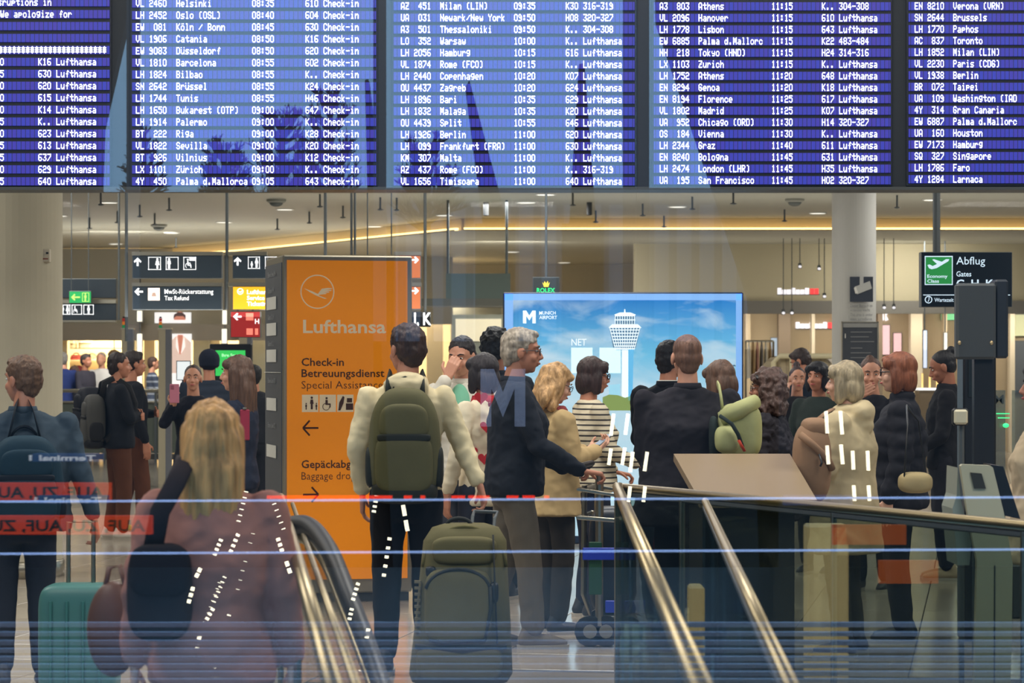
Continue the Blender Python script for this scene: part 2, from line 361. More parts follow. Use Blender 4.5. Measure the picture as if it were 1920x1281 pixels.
def cell_mat(i, pitch):
    m = bpy.data.materials.new('blue_display_cells'); m.use_nodes = True; nt = m.node_tree; N = nt.nodes; L = nt.links; b = N['Principled BSDF']
    b.inputs['Roughness'].default_value = 0.4; b.inputs['Base Color'].default_value = (0.01, 0.01, 0.03, 1)
    tc = N.new('ShaderNodeTexCoord'); sp = N.new('ShaderNodeSeparateXYZ'); L.new(tc.outputs['Object'], sp.inputs[0])
    mu = N.new('ShaderNodeMath'); mu.operation = 'MULTIPLY'; mu.inputs[1].default_value = 1 / pitch; L.new(sp.outputs['X'], mu.inputs[0])
    fr = N.new('ShaderNodeMath'); fr.operation = 'FRACT'; L.new(mu.outputs[0], fr.inputs[0])
    flo = N.new('ShaderNodeMath'); flo.operation = 'FLOOR'; L.new(mu.outputs[0], flo.inputs[0])
    lt = N.new('ShaderNodeMath'); lt.operation = 'GREATER_THAN'; lt.inputs[1].default_value = 0.14; L.new(fr.outputs[0], lt.inputs[0])
    wn = N.new('ShaderNodeTexWhiteNoise'); wn.noise_dimensions = '2D'; cb = N.new('ShaderNodeCombineXYZ')
    oi = N.new('ShaderNodeObjectInfo'); L.new(flo.outputs[0], cb.inputs[0]); L.new(oi.outputs['Random'], cb.inputs[1]); 
    L.new(cb.outputs[0], wn.inputs['Vector'])
    no = N.new('ShaderNodeTexNoise'); no.inputs['Scale'].default_value = 1.3; L.new(tc.outputs['Object'], no.inputs['Vector'])
    ad = N.new('ShaderNodeMath'); ad.operation = 'MULTIPLY_ADD'; ad.inputs[1].default_value = .55; L.new(wn.outputs['Value'], ad.inputs[0]); L.new(no.outputs['Fac'], ad.inputs[2])
    mx = N.new('ShaderNodeMix'); mx.data_type = 'RGBA'; mx.inputs['A'].default_value = lin((38, 62, 200)) + [1]; mx.inputs['B'].default_value = lin((66, 48, 178)) + [1]
    sb = N.new('ShaderNodeMath'); sb.operation = 'SUBTRACT'; sb.inputs[1].default_value = .25; L.new(ad.outputs[0], sb.inputs[0]); L.new(sb.outputs[0], mx.inputs['Factor'])
    m2 = N.new('ShaderNodeMix'); m2.data_type = 'RGBA'; m2.inputs['A'].default_value = lin((12, 16, 70)) + [1]
    L.new(lt.outputs[0], m2.inputs['Factor']); L.new(mx.outputs['Result'], m2.inputs['B']); L.new(m2.outputs['Result'], b.inputs['Emission Color'])
    b.inputs['Emission Strength'].default_value = 1.0; return m
LHs = 'Lufthansa'; CI = 'Check-in'
PAN = [
 dict(x0=-240, x1=205, px=8.45, ys=(340, 22.4), fx=(-240, -8, 72), rows=[('', '25', '640 ' + LHs), ('', '20', '629 ' + LHs), ('', '15', '637 ' + LHs), ('', '15', '613 ' + LHs), ('', '10', '623 ' + LHs), ('', '05', 'K.. ' + LHs), ('', '00', 'K14 ' + LHs), ('', '00', '615 ' + LHs), ('', '00', '620 ' + LHs), ('', '55', '630 ' + LHs), ('', 'HO', 'K16 ' + LHs), ('', '****', None), ('', '', ''), ('', '', ''), ('', 'We apologize for', 0), ('', 'isruptions in', 0)]),
 dict(x0=247, x1=705, px=8.42, ys=(340, 22.25), fx=(255, 473, 573), rows=[('4Y  450  Palma d.Mallorca', '09:05', '643 ' + CI), ('LX 1101  Zürich', '09:00', 'K.. ' + CI), ('BT  926  Vilnius', '09:00', 'K12 ' + CI), ('VL 1822  Sevilla', '09:00', 'K20 ' + CI), ('BT  222  Riga', '09:00', 'K28 ' + CI), ('LH 1914  Palermo', '09:00', 'K.. ' + CI), ('LH 1650  Bukarest (OTP)', '09:00', '647 ' + CI), ('LH 1744  Tunis', '08:55', 'H46 ' + CI), ('SN 2642  Brüssel', '08:55', 'K24 ' + CI), ('LH 1824  Bilbao', '08:55', 'K.. ' + CI), ('VL 1810  Barcelona', '08:55', '602 ' + CI), ('EW 9083  Düsseldorf', '08:50', '620 ' + CI), ('VL 1906  Catania', '08:50', 'K16 ' + CI), ('EW  081  Köln / Bonn', '08:45', '630 ' + CI), ('LH 2452  Oslo (OSL)', '08:40', '604 ' + CI), ('VL 2460  Helsinki', '08:35', '610 ' + CI)]),
 dict(x0=738, x1=1190, px=8.18, ys=(340, 21.92), fx=(752, 964, 1061), rows=[('VL 1656  Timisoara', '11:00', '640 ' + LHs), ('AZ  437  Rome (FCO)', '11:00', 'K.. 316-319'), ('KM  307  Malta', '11:00', 'K.. ' + LHs), ('LH  099  Frankfurt (FRA)', '11:00', '630 ' + LHs), ('LH 1926  Berlin', '11:00', '620 ' + LHs), ('OU 4439  Split', '10:55', '646 ' + LHs), ('LH 1832  Malaga', '10:35', 'K20 ' + LHs), ('LH 1896  Bari', '10:35', '629 ' + LHs), ('OU 4437  Zagreb', '10:20', '624 ' + LHs), ('LH 2440  Copenhagen', '10:20', 'K07 ' + LHs), ('VL 1874  Rome (FCO)', '10:15', 'K.. ' + LHs), ('LH 2056  Hamburg', '10:15', '616 ' + LHs), ('LO  352  Warsaw', '10:00', 'K.. ' + LHs), ('A3  501  Thessaloniki', '09:50', 'K.. 304-308'), ('UA  031  Newark/New York', '09:50', 'H08 320-327'), ('AZ  451  Milan (LIN)', '09:35', 'K30 316-319')]),
 dict(x0=1226, x1=1670, px=8.1, ys=(338, 21.75), fx=(1237, 1447, 1541), rows=[('UA  195  San Francisco', '11:45', 'H02 320-327'), ('LH 2474  London (LHR)', '11:45', 'H35 ' + LHs), ('EN 8240  Bologna', '11:45', '631 ' + LHs), ('LH 2344  Graz', '11:40', '611 ' + LHs), ('OS  184  Vienna', '11:30', 'K.. ' + LHs), ('UA  952  Chicago (ORD)', '11:30', 'H14 320-327'), ('VL 1802  Madrid', '11:25', 'K07 ' + LHs), ('EN 8194  Florence', '11:25', '617 ' + LHs), ('EN 8294  Genoa', '11:20', 'K18 ' + LHs), ('LH 1752  Athens', '11:20', '648 ' + LHs), ('LX 1103  Zurich', '11:15', 'K.. ' + LHs), ('NH  218  Tokyo (HND)', '11:15', 'H24 314-316'), ('EW 6885  Palma d.Mallorc', '11:15', 'K22 483-484'), ('LH 1778  Lisbon', '11:15', '643 ' + LHs), ('VL 2096  Hanover', '11:15', '610 ' + LHs), ('A3  803  Athens', '11:15', 'K.. 304-308')]),
 dict(x0=1704, x1=2150, px=8.03, ys=(336, 21.65), fx=(1715, 1925, 2020), rows=[(t, '', '') for t in ('4Y 1284  Larnaca', 'LH 1786  Faro', 'SQ  327  Singapore', 'EW 7173  Hamburg', 'UA  160  Houston', 'EW 6887  Palma d.Mallorc', '4Y  314  Gran Canaria', 'UA  109  Washington (IAD', 'BR  072  Taipei', 'VL 1938  Berlin', 'VL 2230  Paris (CDG)', 'LH 1852  Milan (LIN)', 'AC  837  Toronto', 'LH 1770  Paphos', 'SN 2644  Brussels', 'EN 8210  Verona (VRN)')]),
]
a = P(-320, 353, DB); c = P(2240, -40, DB)
board = thing('departure_board', 'huge blue split-column flight departure board hanging across the top of the hall', 'display', (0, DB, a.z))
build('housing', MB().bbox(a.x, c.x, DB + .03, DB + .30, a.z, c.z, .01), mat('board_housing_black', (15, 19, 24), .5), board)
for i, (x0, x1) in enumerate(((-250, 208), (243, 708), (734, 1194), (1222, 1674), (1700, 2160))):
    p = P(x0, 349, DB); q = P(x1, -38, DB)
    build('column_panel', MB().bbox(p.x, q.x, DB + .012, DB + .031, p.z, q.z, .003), mat('board_panel_black', (10, 14, 26), .45), board)
p = P(-320, 356, DB); q = P(2240, 350.5, DB)
build('lower_lip', MB().box(p.x, q.x, DB - .01, DB + .30, p.z, q.z), mat('board_lip', (70, 72, 70), .5, .4), board)
M_PIX = emat('white_display_dots', (245, 248, 255), 1.25)
for pi_, pn in enumerate(PAN):
    pw = pn['px'] / SB; cm = cell_mat(pi_, pw)
    for r, row in enumerate(pn['rows']):
        yc = pn['ys'][0] - r * pn['ys'][1]; 
        p = P(pn['x0'], yc + 7.6, DB); q = P(pn['x1'], yc - 7.6, DB)
        ox = P(pn['fx'][0], yc, DB).x
        ro = bpy.data.objects.new('display_row', None)
        me = bpy.data.meshes.new('display_row'); mb = MB().box(p.x - ox, q.x - ox, 0, .012, p.z - P(0, yc, DB).z, q.z - P(0, yc, DB).z)
        me.from_pydata([tuple(v) for v in mb.v], [], mb.f); flip_fix(me); me.materials.append(cm)
        ro = bpy.data.objects.new('display_row', me); ro.parent = board; ro.location = (ox, 0, P(0, yc, DB).z - a.z); C.objects.link(ro)
        tm = MB(); gw = pn['px'] / 6.4; gh = 13.6 / 7
        for k, s in enumerate(row):
            if s is None or s == 0 or not s: continue
            bx = pn['fx'][k]
            if s == '****': s = '*' * 51; bx = -230
            if s.startswith('We a'): bx = 1
            if s.startswith('isrup'): bx = -12
            for ci, ch in enumerate(s):
                g = FONT.get(ch)
                if not g: continue
                X0 = bx + ci * pn['px']
                if X0 > 1960 or X0 < -30: continue
                for col in range(5):
                    b = 0
                    while b < 7:
                        if g[col] >> b & 1:
                            e = b
                            while e < 7 and g[col] >> e & 1: e += 1
                            u = P(X0 + col * gw - .22, yc - 6.8 + e * gh + .1, DB); v = P(X0 + (col + 1) * gw + .28, yc - 6.8 + b * gh - .1, DB)
                            y = DB - .003
                            tm.add([(u.x, y, u.z), (v.x, y, u.z), (v.x, y, v.z), (u.x, y, v.z)], [(0, 1, 2, 3)]); b = e
                        else: b += 1
        if tm.v:
            build('row_lettering', tm, M_PIX, ro, fix=False)['kind'] = 'stuff'
for X in (700, 960, 1220):
    q = P(X, 0, DB + .15)
    build('suspension_rod', MB().tube([(q.x, q.y, 4.02), (q.x, q.y, 6.99)], .025), M_DSTEEL, board)

# ------------------------------------------------ arrows and pictograms (flat print), px polygons
def arrow(cx, cy, s, d, D, m, par, th=.004):
    pts = [(-1, -.22), (.15, -.22), (-.22, -.72), (.12, -.9), (1, 0), (.12, .9), (-.22, .72), (.15, .22), (-1, .22)]
    an = {'R': 0, 'L': 180, 'U': -90, 'D': 90}[d]; c, s_ = cos(R(an)), sin(R(an))
    return sh([(cx + s * (x * c - y * s_), cy + s * (x * s_ + y * c)) for x, y in pts], D, m, par, 'arrow_symbol', th)
def picto_frame(x0, y0, x1, y1, D, m, par):
    t = 1.1; mb = MB()
    for r in ((x0, y0, x1, y0 + t), (x0, y1 - t, x1, y1), (x0, y0, x0 + t, y1), (x1 - t, y0, x1, y1)):
        b = flatbox(r[0], r[1], r[2], r[3], D, .004); mb.add(b.v, b.f)
    return build('picto_frame', mb, m, par)
def man_picto(cx, y0, h, D, m, par, skirt=False):
    k = h / 20; mb = MB()
    c = P(cx, y0 + 2 * k, D); r = 2 * k * D / FPX
    mb.prism([c + V((cos(t * pi / 4) * r, 0, sin(t * pi / 4) * r)) for t in range(8)], (0, .004, 0))
    body = [(-2.6, 4.6), (2.6, 4.6), (3.4, 11), (2, 11), (2, 20), (.3, 20), (.3, 13), (-.3, 13), (-.3, 20), (-2, 20), (-2, 11), (-3.4, 11)] if not skirt else [(-2.2, 4.6), (2.2, 4.6), (4, 13), (1.6, 13), (1.6, 20), (-1.6, 20), (-1.6, 13), (-4, 13)]
    mb.prism([P(cx + a * k, y0 + b * k, D) for a, b in body], (0, .004, 0))
    return build('figure_symbol', mb, m, par)
def wheel_picto(cx, y0, h, D, m, par):
    k = h / 20; mb = MB(); r = 1.9 * k * D / FPX; c = P(cx - 1 * k, y0 + 2 * k, D)
    mb.prism([c + V((cos(t * pi / 4) * r, 0, sin(t * pi / 4) * r)) for t in range(8)], (0, .004, 0))
    mb.prism([P(cx + a * k, y0 + b * k, D) for a, b in [(-2.2, 4.4), (0, 4.4), (.4, 8), (4, 8), (4, 9.6), (.6, 9.8), (.8, 12), (4.6, 12), (6.4, 18), (4.8, 18.6), (3.4, 14), (-1.6, 14)]], (0, .004, 0))
    q = P(cx, y0 + 14 * k, D); R1 = 5.4 * k * D / FPX; 
    mb.tube([q + V((cos(t) * R1, 0.003, sin(t) * R1)) for t in [R(30 - a * 20) + pi for a in range(-1, 13)]], .6 * k * D / FPX, 5)
    return build('wheelchair_symbol', mb, m, par)

# ------------------------------------------------ hanging sign gantry on poles
DS = 27.0
def pole(px, y0, y1, w=6, D=DS + .05, label=''):
    a = P(px, y1, D); t = thing('sign_pole', label, 'pole', (a.x, a.y, a.z)); top = min(4.0, P(px, y0, D).z); r = w / 2 * D / FPX
    build('tube', MB().tube([(a.x, a.y, a.z), (a.x, a.y, top)], r, 10), M_DSTEEL, t)
    build('flange', MB().tube([(a.x, a.y, top - .02), (a.x, a.y, top)], r * 2.2, 12), M_DSTEEL, t); return t
zc = YH - (4.0 - CZ) * FPX / (DS + .05)
pole(237, zc, 640, label='grey pole carrying the toilet and tax refund signs on their left side')
pole(425.5, zc, 580, label='grey pole between the toilet sign and the yellow service sign')
pole(610, zc, 480, label='grey pole rising above the orange pillar')
pole(797, zc, 612, label='grey pole right of the orange pillar with the two orange arrow signs')
pole(223, zc, 600, 4, 31, label='thin grey pole beside the exit sign at left')
def sign(px0, py0, px1, py1, D, label, m=M_SIGN, th=.12, name='hanging_sign', frame=True, group=None):
    a = P(px0, py1, D); o = thing(name, label, 'sign', ((a.x + P(px1, 0, D).x) / 2, D + th / 2, a.z), group=group)
    build('face', flatbox(px0, py0, px1, py1, D, .02), m, o)
    build('casing', flatbox(px0 - 1, py0 - 1.5, px1 + 1, py1 + 1, D + .021, th, .005), M_DSTEEL, o)
    return o
s1 = sign(249, 480, 415, 521, DS, 'dark hanging sign with up arrow and three toilet pictograms')
build('top_rail', flatbox(247, 472, 417, 479, DS - .01, .1), M_STEEL, s1)
DT = DS - .012
arrow(258, 491, 8, 'U', DT, M_LIT, s1)
for x0 in (278, 311, 344): picto_frame(x0, 482, x0 + 23.5, 506, DT, M_LIT, s1)
man_picto(295, 484, 20, DT, M_LIT, s1, True); man_picto(317, 484, 20, DT, M_LIT, s1); wheel_picto(353, 485, 19, DT, M_LIT, s1)
sh([(355, 483), (366, 483), (366, 489), (355, 489)], DT, M_LIT, s1, 'wc_mark')
s2 = sign(249, 538, 415, 580, DS, 'dark hanging tax refund sign with left arrow and white square')
build('top_rail', flatbox(247, 530, 417, 537, DS - .01, .1), M_STEEL, s2)
arrow(260, 547, 8, 'L', DT, M_LIT, s2)
build('white_square', flatbox(277.5, 540, 299.5, 563.5, DT, .004), emat('lit_cream', (255, 236, 224), .9), s2)
sh([(284, 556), (293, 556), (291, 549), (286, 549)], DT - .005, mat('faint_picto', (214, 180, 165), .6), s2, 'house_mark')
text('MwSt-Rückerstattung', P(308.5, 551, DT), 9 * DT / FPX, M_LIT, s2, width=91.5 * DT / FPX, bold=.006)
text('Tax Refund', P(308.5, 563, DT), 8.5 * DT / FPX, M_LIT, s2, width=45.5 * DT / FPX, bold=.01)
s3 = sign(437, 480, 500, 521, DS, 'dark hanging sign with up arrow and family pictogram left of the orange pillar')
build('top_rail', flatbox(427, 472, 500, 479, DS - .01, .1), M_STEEL, s3)
arrow(445.5, 490, 8, 'U', DT, M_LIT, s3); picto_frame(465, 481.5, 487, 504, DT, M_LIT, s3)
man_picto(481, 484, 18, DT, M_LIT, s3); man_picto(472, 490, 12, DT, M_LIT, s3, True); picto_frame(497, 481.5, 519, 504, DT, M_LIT, s3)
s4 = sign(437, 538, 500, 580, DS, 'bright yellow hanging service and ticketing sign', emat('lit_yellow', (243, 172, 20), .8))
build('top_rail', flatbox(427, 530, 500, 537, DS - .01, .1), M_STEEL, s4)
q = P(450.5, 546.5, DT)
build('round_logo', MB().tube([q + V((cos(t * pi / 9) * 5.2 * DT / FPX, 0, sin(t * pi / 9) * 5.2 * DT / FPX)) for t in range(18)], .9 * DT / FPX, 5, closed=True), M_LIT, s4)
sh([(446, 545), (450, 547), (455, 544), (452, 549), (449, 549)], DT, M_LIT, s4, 'bird_mark')
for i, (t, wd) in enumerate((('Lufthansa', 48), ('Service &', 44), ('Ticketing', 42))):
    text(t, P(463, 551.5 + i * 11, DT), 8 * DT / FPX, M_LIT, s4, width=wd * DT / FPX, bold=.03)
s5 = sign(433, 585, 487, 632, DS, 'red hanging sign with a left arrow under the yellow sign', emat('lit_red', (150, 28, 26), .7))
build('link', flatbox(444, 578, 448, 586, DS + .03, .03), M_DSTEEL, s5); build('link', flatbox(472, 578, 476, 586, DS + .03, .03), M_DSTEEL, s5)
DT5 = DS - .012
arrow(445, 594, 8, 'L', DT5, M_LIT, s5); build('symbol_square', flatbox(461, 587, 475, 601, DT5, .004), emat('lit_salmon', (240, 130, 110), .9), s5)
text('Sixt', P(477, 598, DT5), 10 * DT5 / FPX, M_LIT, s5, bold=.03) if False else None
text('H', P(478, 607, DT5), 9 * DT5 / FPX, M_LIT, s5, bold=.03)
for i in range(2): build('print_block', flatbox(462 + i * 16, 616, 474 + i * 10, 628, DT5, .004), emat('lit_salmon', (240, 130, 110), .9), s5)
for y0, y1, t in ((480, 521, 'upper orange sign strip with right arrow beside the orange pillar'), (538, 579, 'lower orange sign strip with right arrow beside the orange pillar')):
    s6 = sign(740, y0, 788, y1, DS, t, emat('lit_dim_orange', (176, 92, 30), .75)); arrow(778, y0 + 7.5, 7.5, 'R', DT, M_LIT, s6)
    build('top_rail', flatbox(738, y0 - 8, 790, y0 - 1, DS - .01, .1), M_STEEL, s6)
s7 = sign(740, 586, 806, 612, DS, 'black gate letter sign with white capital letters right of the orange pillar', M_BLACK)
text('J, K', P(773, 609, DT), 23 * DT / FPX, M_LIT, s7, width=36 * DT / FPX, bold=.03)
# the sign pair at the far left
DL = 31.0
s8 = sign(60, 524, 217, 558, DL, 'upper dark hanging panel at left behind the green exit sign', M_SIGN)
s9 = sign(60, 571, 217, 600, DL, 'lower dark hanging panel at left with three toilet pictograms', M_SIGN)
build('top_rail', flatbox(60, 562, 217, 569, DL - .01, .1), M_STEEL, s9); build('lower_rail', flatbox(60, 600.5, 217, 604, DL - .01, .1), M_STEEL, s9)
DQ = DL - .012
for i, x0 in enumerate((112.5, 134.5, 156.5)):
    picto_frame(x0, 571.5, x0 + 19, 590, DQ, M_LIT, s9)
man_picto(117.5, 573, 16, DQ, M_LIT, s9); man_picto(126.5, 573, 16, DQ, M_LIT, s9, True); wheel_picto(141, 574, 14, DQ, M_LIT, s9); man_picto(166, 573, 16, DQ, M_LIT, s9)
ex = sign(130, 547, 170, 568, 30.6, 'small green lit emergency exit sign with left arrow', emat('exit_green', (34, 168, 90), .75), .08, 'exit_sign')
DE = 30.59
M_EXY = emat('exit_pale_yellow', (190, 225, 120), .9)
arrow(140, 557.5, 7, 'L', DE, M_EXY, ex); man_picto(160, 550, 15, DE, M_EXY, ex); picto_frame(154, 549, 167, 566, DE, M_EXY, ex)
sh([(147, 556), (150, 556), (150, 559), (147, 559)], DE, M_EXY, ex, 'dash')
for xx in (134, 166):
    q = P(xx, 547, 30.7); build('hanger', MB().tube([(q.x, q.y, q.z), (q.x, q.y, 4.0)], .006, 6), M_DSTEEL, ex)

# departure sign right
DA = 21.0; DA2 = DA - .012
s10 = sign(1728, 474, 1897, 575, DA, 'large dark hanging departures sign with green plane square, upper right', mat('departure_sign_face', (16, 26, 36), .35))
q = P(1756, 474, DA + .1); build('hanger', MB().tube([(q.x, q.y, q.z), (q.x, q.y, 4.0)], .03, 8), M_DSTEEL, s10)
build('square_rim', flatbox(1734, 480, 1786.5, 534.5, DA2, .006), emat('lit_pale_blue', (205, 225, 240), .9), s10)
build('green_square', flatbox(1735.8, 482, 1784.7, 532.5, DA2 - .004, .006), emat('lit_green', (34, 130, 62), .85), s10)
M_LB = emat('lit_pale_blue', (205, 225, 240), .9)
sh([(1739, 497), (1743, 496), (1749, 499), (1757, 495), (1748, 487), (1751, 486), (1766, 491), (1774, 486), (1780, 486), (1778, 490), (1756, 503), (1747, 505), (1742, 503)], DA2 - .008, M_LB, s10, 'plane_symbol')
text('Economy', P(1738.5, 521, DA2 - .006), 6.2 * DA / FPX, M_LB, s10, width=38 * DA / FPX, bold=.02)
text('Class', P(1738.5, 530, DA2 - .006), 6.2 * DA / FPX, M_LB, s10, width=22 * DA / FPX, bold=.02)
text('Abflug', P(1793, 496, DA2), 15 * DA / FPX, M_LB, s10, width=54 * DA / FPX)
text('Gates', P(1793, 518.5, DA2), 10 * DA / FPX, M_LB, s10, width=28 * DA / FPX, bold=.01)
text('G, H, K', P(1793, 539, DA2), 15 * DA / FPX, M_LB, s10, width=70 * DA / FPX, bold=.02)
build('rule_line', flatbox(1731, 552.5, 1894, 554, DA2, .004), M_LB, s10)
q = P(1741, 562, DA2)
build('clock_ring', MB().tube([q + V((cos(t * pi / 9) * 6.2 * DA / FPX, 0, sin(t * pi / 9) * 6.2 * DA / FPX)) for t in range(18)], .9 * DA / FPX, 5, closed=True), M_LB, s10)
build('clock_hands', MB().tube([P(1740, 566, DA2), P(1742, 562, DA2), P(1742, 557, DA2)], .7 * DA / FPX, 5), M_LB, s10)
text('Wartezeit ab', P(1752, 566, DA2), 7.5 * DA / FPX, M_LB, s10, width=46 * DA / FPX, bold=.01)

# ------------------------------------------------ orange information pillar
DP = 18.0; th0 = R(13); A0 = P(536, 687, DP); SX = V((cos(th0), sin(th0), 0)); NY = V((-sin(th0), cos(th0), 0))
zt = CZ + (687 - 478) * DP / FPX
pil = thing('information_pillar', 'tall lit orange check-in pillar with white bird logo in a circle', 'sign', (A0.x + .42, A0.y + .5, 0), 0)
def pb(u0, u1, d0, d1, z0, z1, b=0):
    mb = MB(); mb = mb.bbox(u0, u1, d0, d1, z0, z1, b) if b else mb.box(u0, u1, d0, d1, z0, z1)
    return mb.xf(lambda p: V((A0.x, A0.y, 0)) + SX * p.x + NY * p.y + V((0, 0, p.z)))
W = 0.87
M_ALU = mat('brushed_aluminium', (170, 163, 145), .35, .7)
M_ORANGE = mat('orange_panel', (232, 138, 14), .3, em=.36, emcol=(226, 128, 8))
build('frame', pb(-.02, W, .012, .86, .06, zt, .01), M_ALU, pil)
build('orange_front', pb(.008, W - .035, 0.0, .013, .155, zt - .035), M_ORANGE, pil)
build('plinth', pb(0, W - .02, .03, .84, 0, .06), M_DARKGREY, pil)
build('side_panel', pb(-.026, -.018, .03, .84, .1, zt - .05), mat('slate_side', (88, 92, 98), .5), pil)
def up_(u, py, d=-.004):
    z = CZ + (687 - py) * DP / FPX; return V((A0.x, A0.y, 0)) + SX * u + NY * d + V((0, 0, z))
def U(px): return (px - 541) / 235 * (W - .05) + .008
M_CREAM = mat('cream_print', (236, 214, 176), .5, em=.15)
M_BROWN = mat('dark_brown_print', (72, 36, 20), .6)
cc = up_(U(600), 547); rr_ = .112
build('logo_circle', MB().tube([cc + SX * cos(t * pi / 20) * rr_ + V((0, 0, sin(t * pi / 20) * rr_)) for t in range(40)], .0045, 6, closed=True), M_CREAM, pil, smooth=True)
def pprint(pts, m, name, d=-.004):
    return build(name, MB().prism([up_(U(a), b, d) for a, b in pts], NY * .004), m, pil)
pprint([(574, 540.5), (590, 546), (601, 551), (609, 541), (620, 539.5), (629, 540), (628, 541.6), (616, 542.6), (628, 543.4), (627, 545.2), (614, 545.6), (624, 546.6), (622, 548.4), (611, 548.6), (619, 549.6), (616, 551.2), (604, 552.6), (603, 554), (619, 559.6), (614, 560), (598, 554), (586, 548)], M_CREAM, 'bird_logo')
def ptext(s, px, py, h, wpx, m, bold=0): return text(s, up_(U(px), py, -.002), h * DP / FPX, m, pil, width=wpx / 235 * (W - .05), bold=bold, ax=SX)
ptext('Lufthansa', 572, 624, 25, 163, M_CREAM, .02)
ptext('Check-in', 569, 686, 15, 83, M_BROWN, .012)
ptext('Betreuungsdienst', 569, 707, 15, 163, M_BROWN, .012)
ptext('Special Assistance', 569, 729, 15, 160, M_BROWN, -.008)
for i, x0 in enumerate((570, 604.5, 639)):
    pprint([(x0, 740.5), (x0 + 32, 740.5), (x0 + 32, 773), (x0, 773)], M_CREAM, 'picto_square', -.003)
def fig(px, py, k, m=M_BROWN, seat=False):
    pts = [(-2, 3), (2, 3), (3, 10), (1.6, 10), (1.6, 19), (-1.6, 19), (-1.6, 10), (-3, 10)] if not seat else [(-2, 3), (2, 3), (2, 9), (7, 9), (7, 16), (5, 16), (5, 11.5), (-2, 11.5)]
    pprint([(px + a * k, py + b * k) for a, b in pts], m, 'figure_symbol', -.008)
    pprint([(px + cos(t * pi / 4) * 2 * k, py + sin(t * pi / 4) * 2 * k) for t in range(8)], m, 'figure_symbol', -.008)
fig(589, 746, 1.15); fig(598, 757, .62); fig(578, 757, .6)
fig(618, 747, 1.1, seat=True); cc = up_(U(617), 763, -.008)
build('wheel_symbol', MB().tube([cc + SX * cos(t) * .023 + V((0, 0, sin(t) * .023)) for t in [pi * .55 + k * .35 for k in range(14)]], .002, 5), M_BROWN, pil)
pprint([(641, 770), (643, 755), (650, 743), (653, 745), (651, 757), (645, 770)], M_BROWN, 'board_symbol', -.008)
pprint([(656, 757), (670, 757), (670, 769), (656, 769)], M_BROWN, 'case_symbol', -.008); pprint([(658, 747), (668, 747), (668, 755), (658, 755)], M_BROWN, 'bag_symbol', -.008)
def parrow(px, py, d, m=M_BROWN):
    mb = MB()
    for a, b in (((-15, 0), (15, 0)), ((d * 15, 0), (d * 2, -14)), ((d * 15, 0), (d * 2, 14))):
        p = up_(U(px + a[0]), py + a[1], -.003); q = up_(U(px + b[0]), py + b[1], -.003); mb.tube([p, q], .0062, 4, flat=1)
    return build('arrow_symbol', mb, m, pil)
parrow(587, 803, -1); parrow(587, 928, 1)
ptext('Gepäckabgabe', 569, 878, 15, 128, M_BROWN, .012); ptext('Baggage drop-off', 569, 900, 15, 135, M_BROWN, -.008)
pprint([(576, 990), (613, 990), (613, 1031), (576, 1031)], M_BROWN, 'symbol_panel', -.003)
pprint([(588, 1016), (594, 1014), (592, 1000), (598, 1004), (606, 1010), (598, 1012), (598, 1018), (592, 1020)], M_CREAM, 'hand_symbol', -.008)
# side panel print (rotated lettering and white plates)
def sp(v, py, d=-.030): z = CZ + (687 - py) * DP / FPX; return V((A0.x, A0.y, 0)) + SX * d + NY * v + V((0, 0, z))
for py, lab in ((510, 'Ebene Level 04'), (541, 'Gates H'), (592, 'Gates G, H'), (643, 'Gates K, L'), (714, 'Ebene Level 03'), (800, 'Ebene Level 02')):
    text(lab, sp(.66, py + 5), 10 * DP / FPX, mat('grey_print', (150, 154, 156), .6), pil, width=.38 if 'Level' in lab else .3, bold=.01, ax=-NY)
for py in (566, 616, 667, 760, 850):
    mb = MB().prism([sp(.72, py - 12), sp(.72, py + 12), sp(.25, py + 12), sp(.25, py - 12)], SX * -.004); build('white_plate', mb, M_WHITE, pil)
mb = MB().prism([sp(.84, 698), sp(.84, 699.2), sp(.03, 699.2), sp(.03, 698)], SX * -.003); build('rule_line', mb, M_WHITE, pil)

# ------------------------------------------------ big light-box advertisement
DV = 24.0
ad = thing('advertising_screen', 'large bright blue light-box advertisement showing an airport control tower', 'display', (P(1168, 0, DV).x, DV + .15, 0))
a = P(943, 548, DV); b = P(1394, 548, DV)
build('cabinet', MB().bbox(a.x, b.x, DV + .012, DV + .3, .0, a.z, .01), mat('screen_cabinet', (40, 60, 90), .4), ad)
M_BEZ = emat('lit_bezel', (128, 178, 240), .85)
mb = MB()
for r in ((946, 551, 1391, 563), (946, 551, 962, 1005), (1380, 551, 1391, 1005)):
    f_ = flatbox(r[0], r[1], r[2], r[3], DV, .012); mb.add(f_.v, f_.f)
build('bezel', mb, M_BEZ, ad)
m = bpy.data.materials.new('printed_sky'); m.use_nodes = True; nt = m.node_tree; N = nt.nodes; L = nt.links; bs = N['Principled BSDF']
tc = N.new('ShaderNodeTexCoord'); sp_ = N.new('ShaderNodeSeparateXYZ'); L.new(tc.outputs['Object'], sp_.inputs[0])
mr = N.new('ShaderNodeMapRange'); mr.inputs['From Min'].default_value = 1.3; mr.inputs['From Max'].default_value = 2.2; L.new(sp_.outputs['Z'], mr.inputs['Value'])
cr = N.new('ShaderNodeValToRGB'); L.new(mr.outputs[0], cr.inputs[0])
cr.color_ramp.elements[0].color = lin((205, 240, 252)) + [1]; cr.color_ramp.elements[1].color = lin((30, 135, 214)) + [1]
e = cr.color_ramp.elements.new(.45); e.color = lin((120, 208, 244)) + [1]
mp = N.new('ShaderNodeMapping'); mp.inputs['Scale'].default_value = (1.0, 1, 2.6); mp.inputs['Rotation'].default_value = (0, .45, 0); L.new(tc.outputs['Object'], mp.inputs[0])
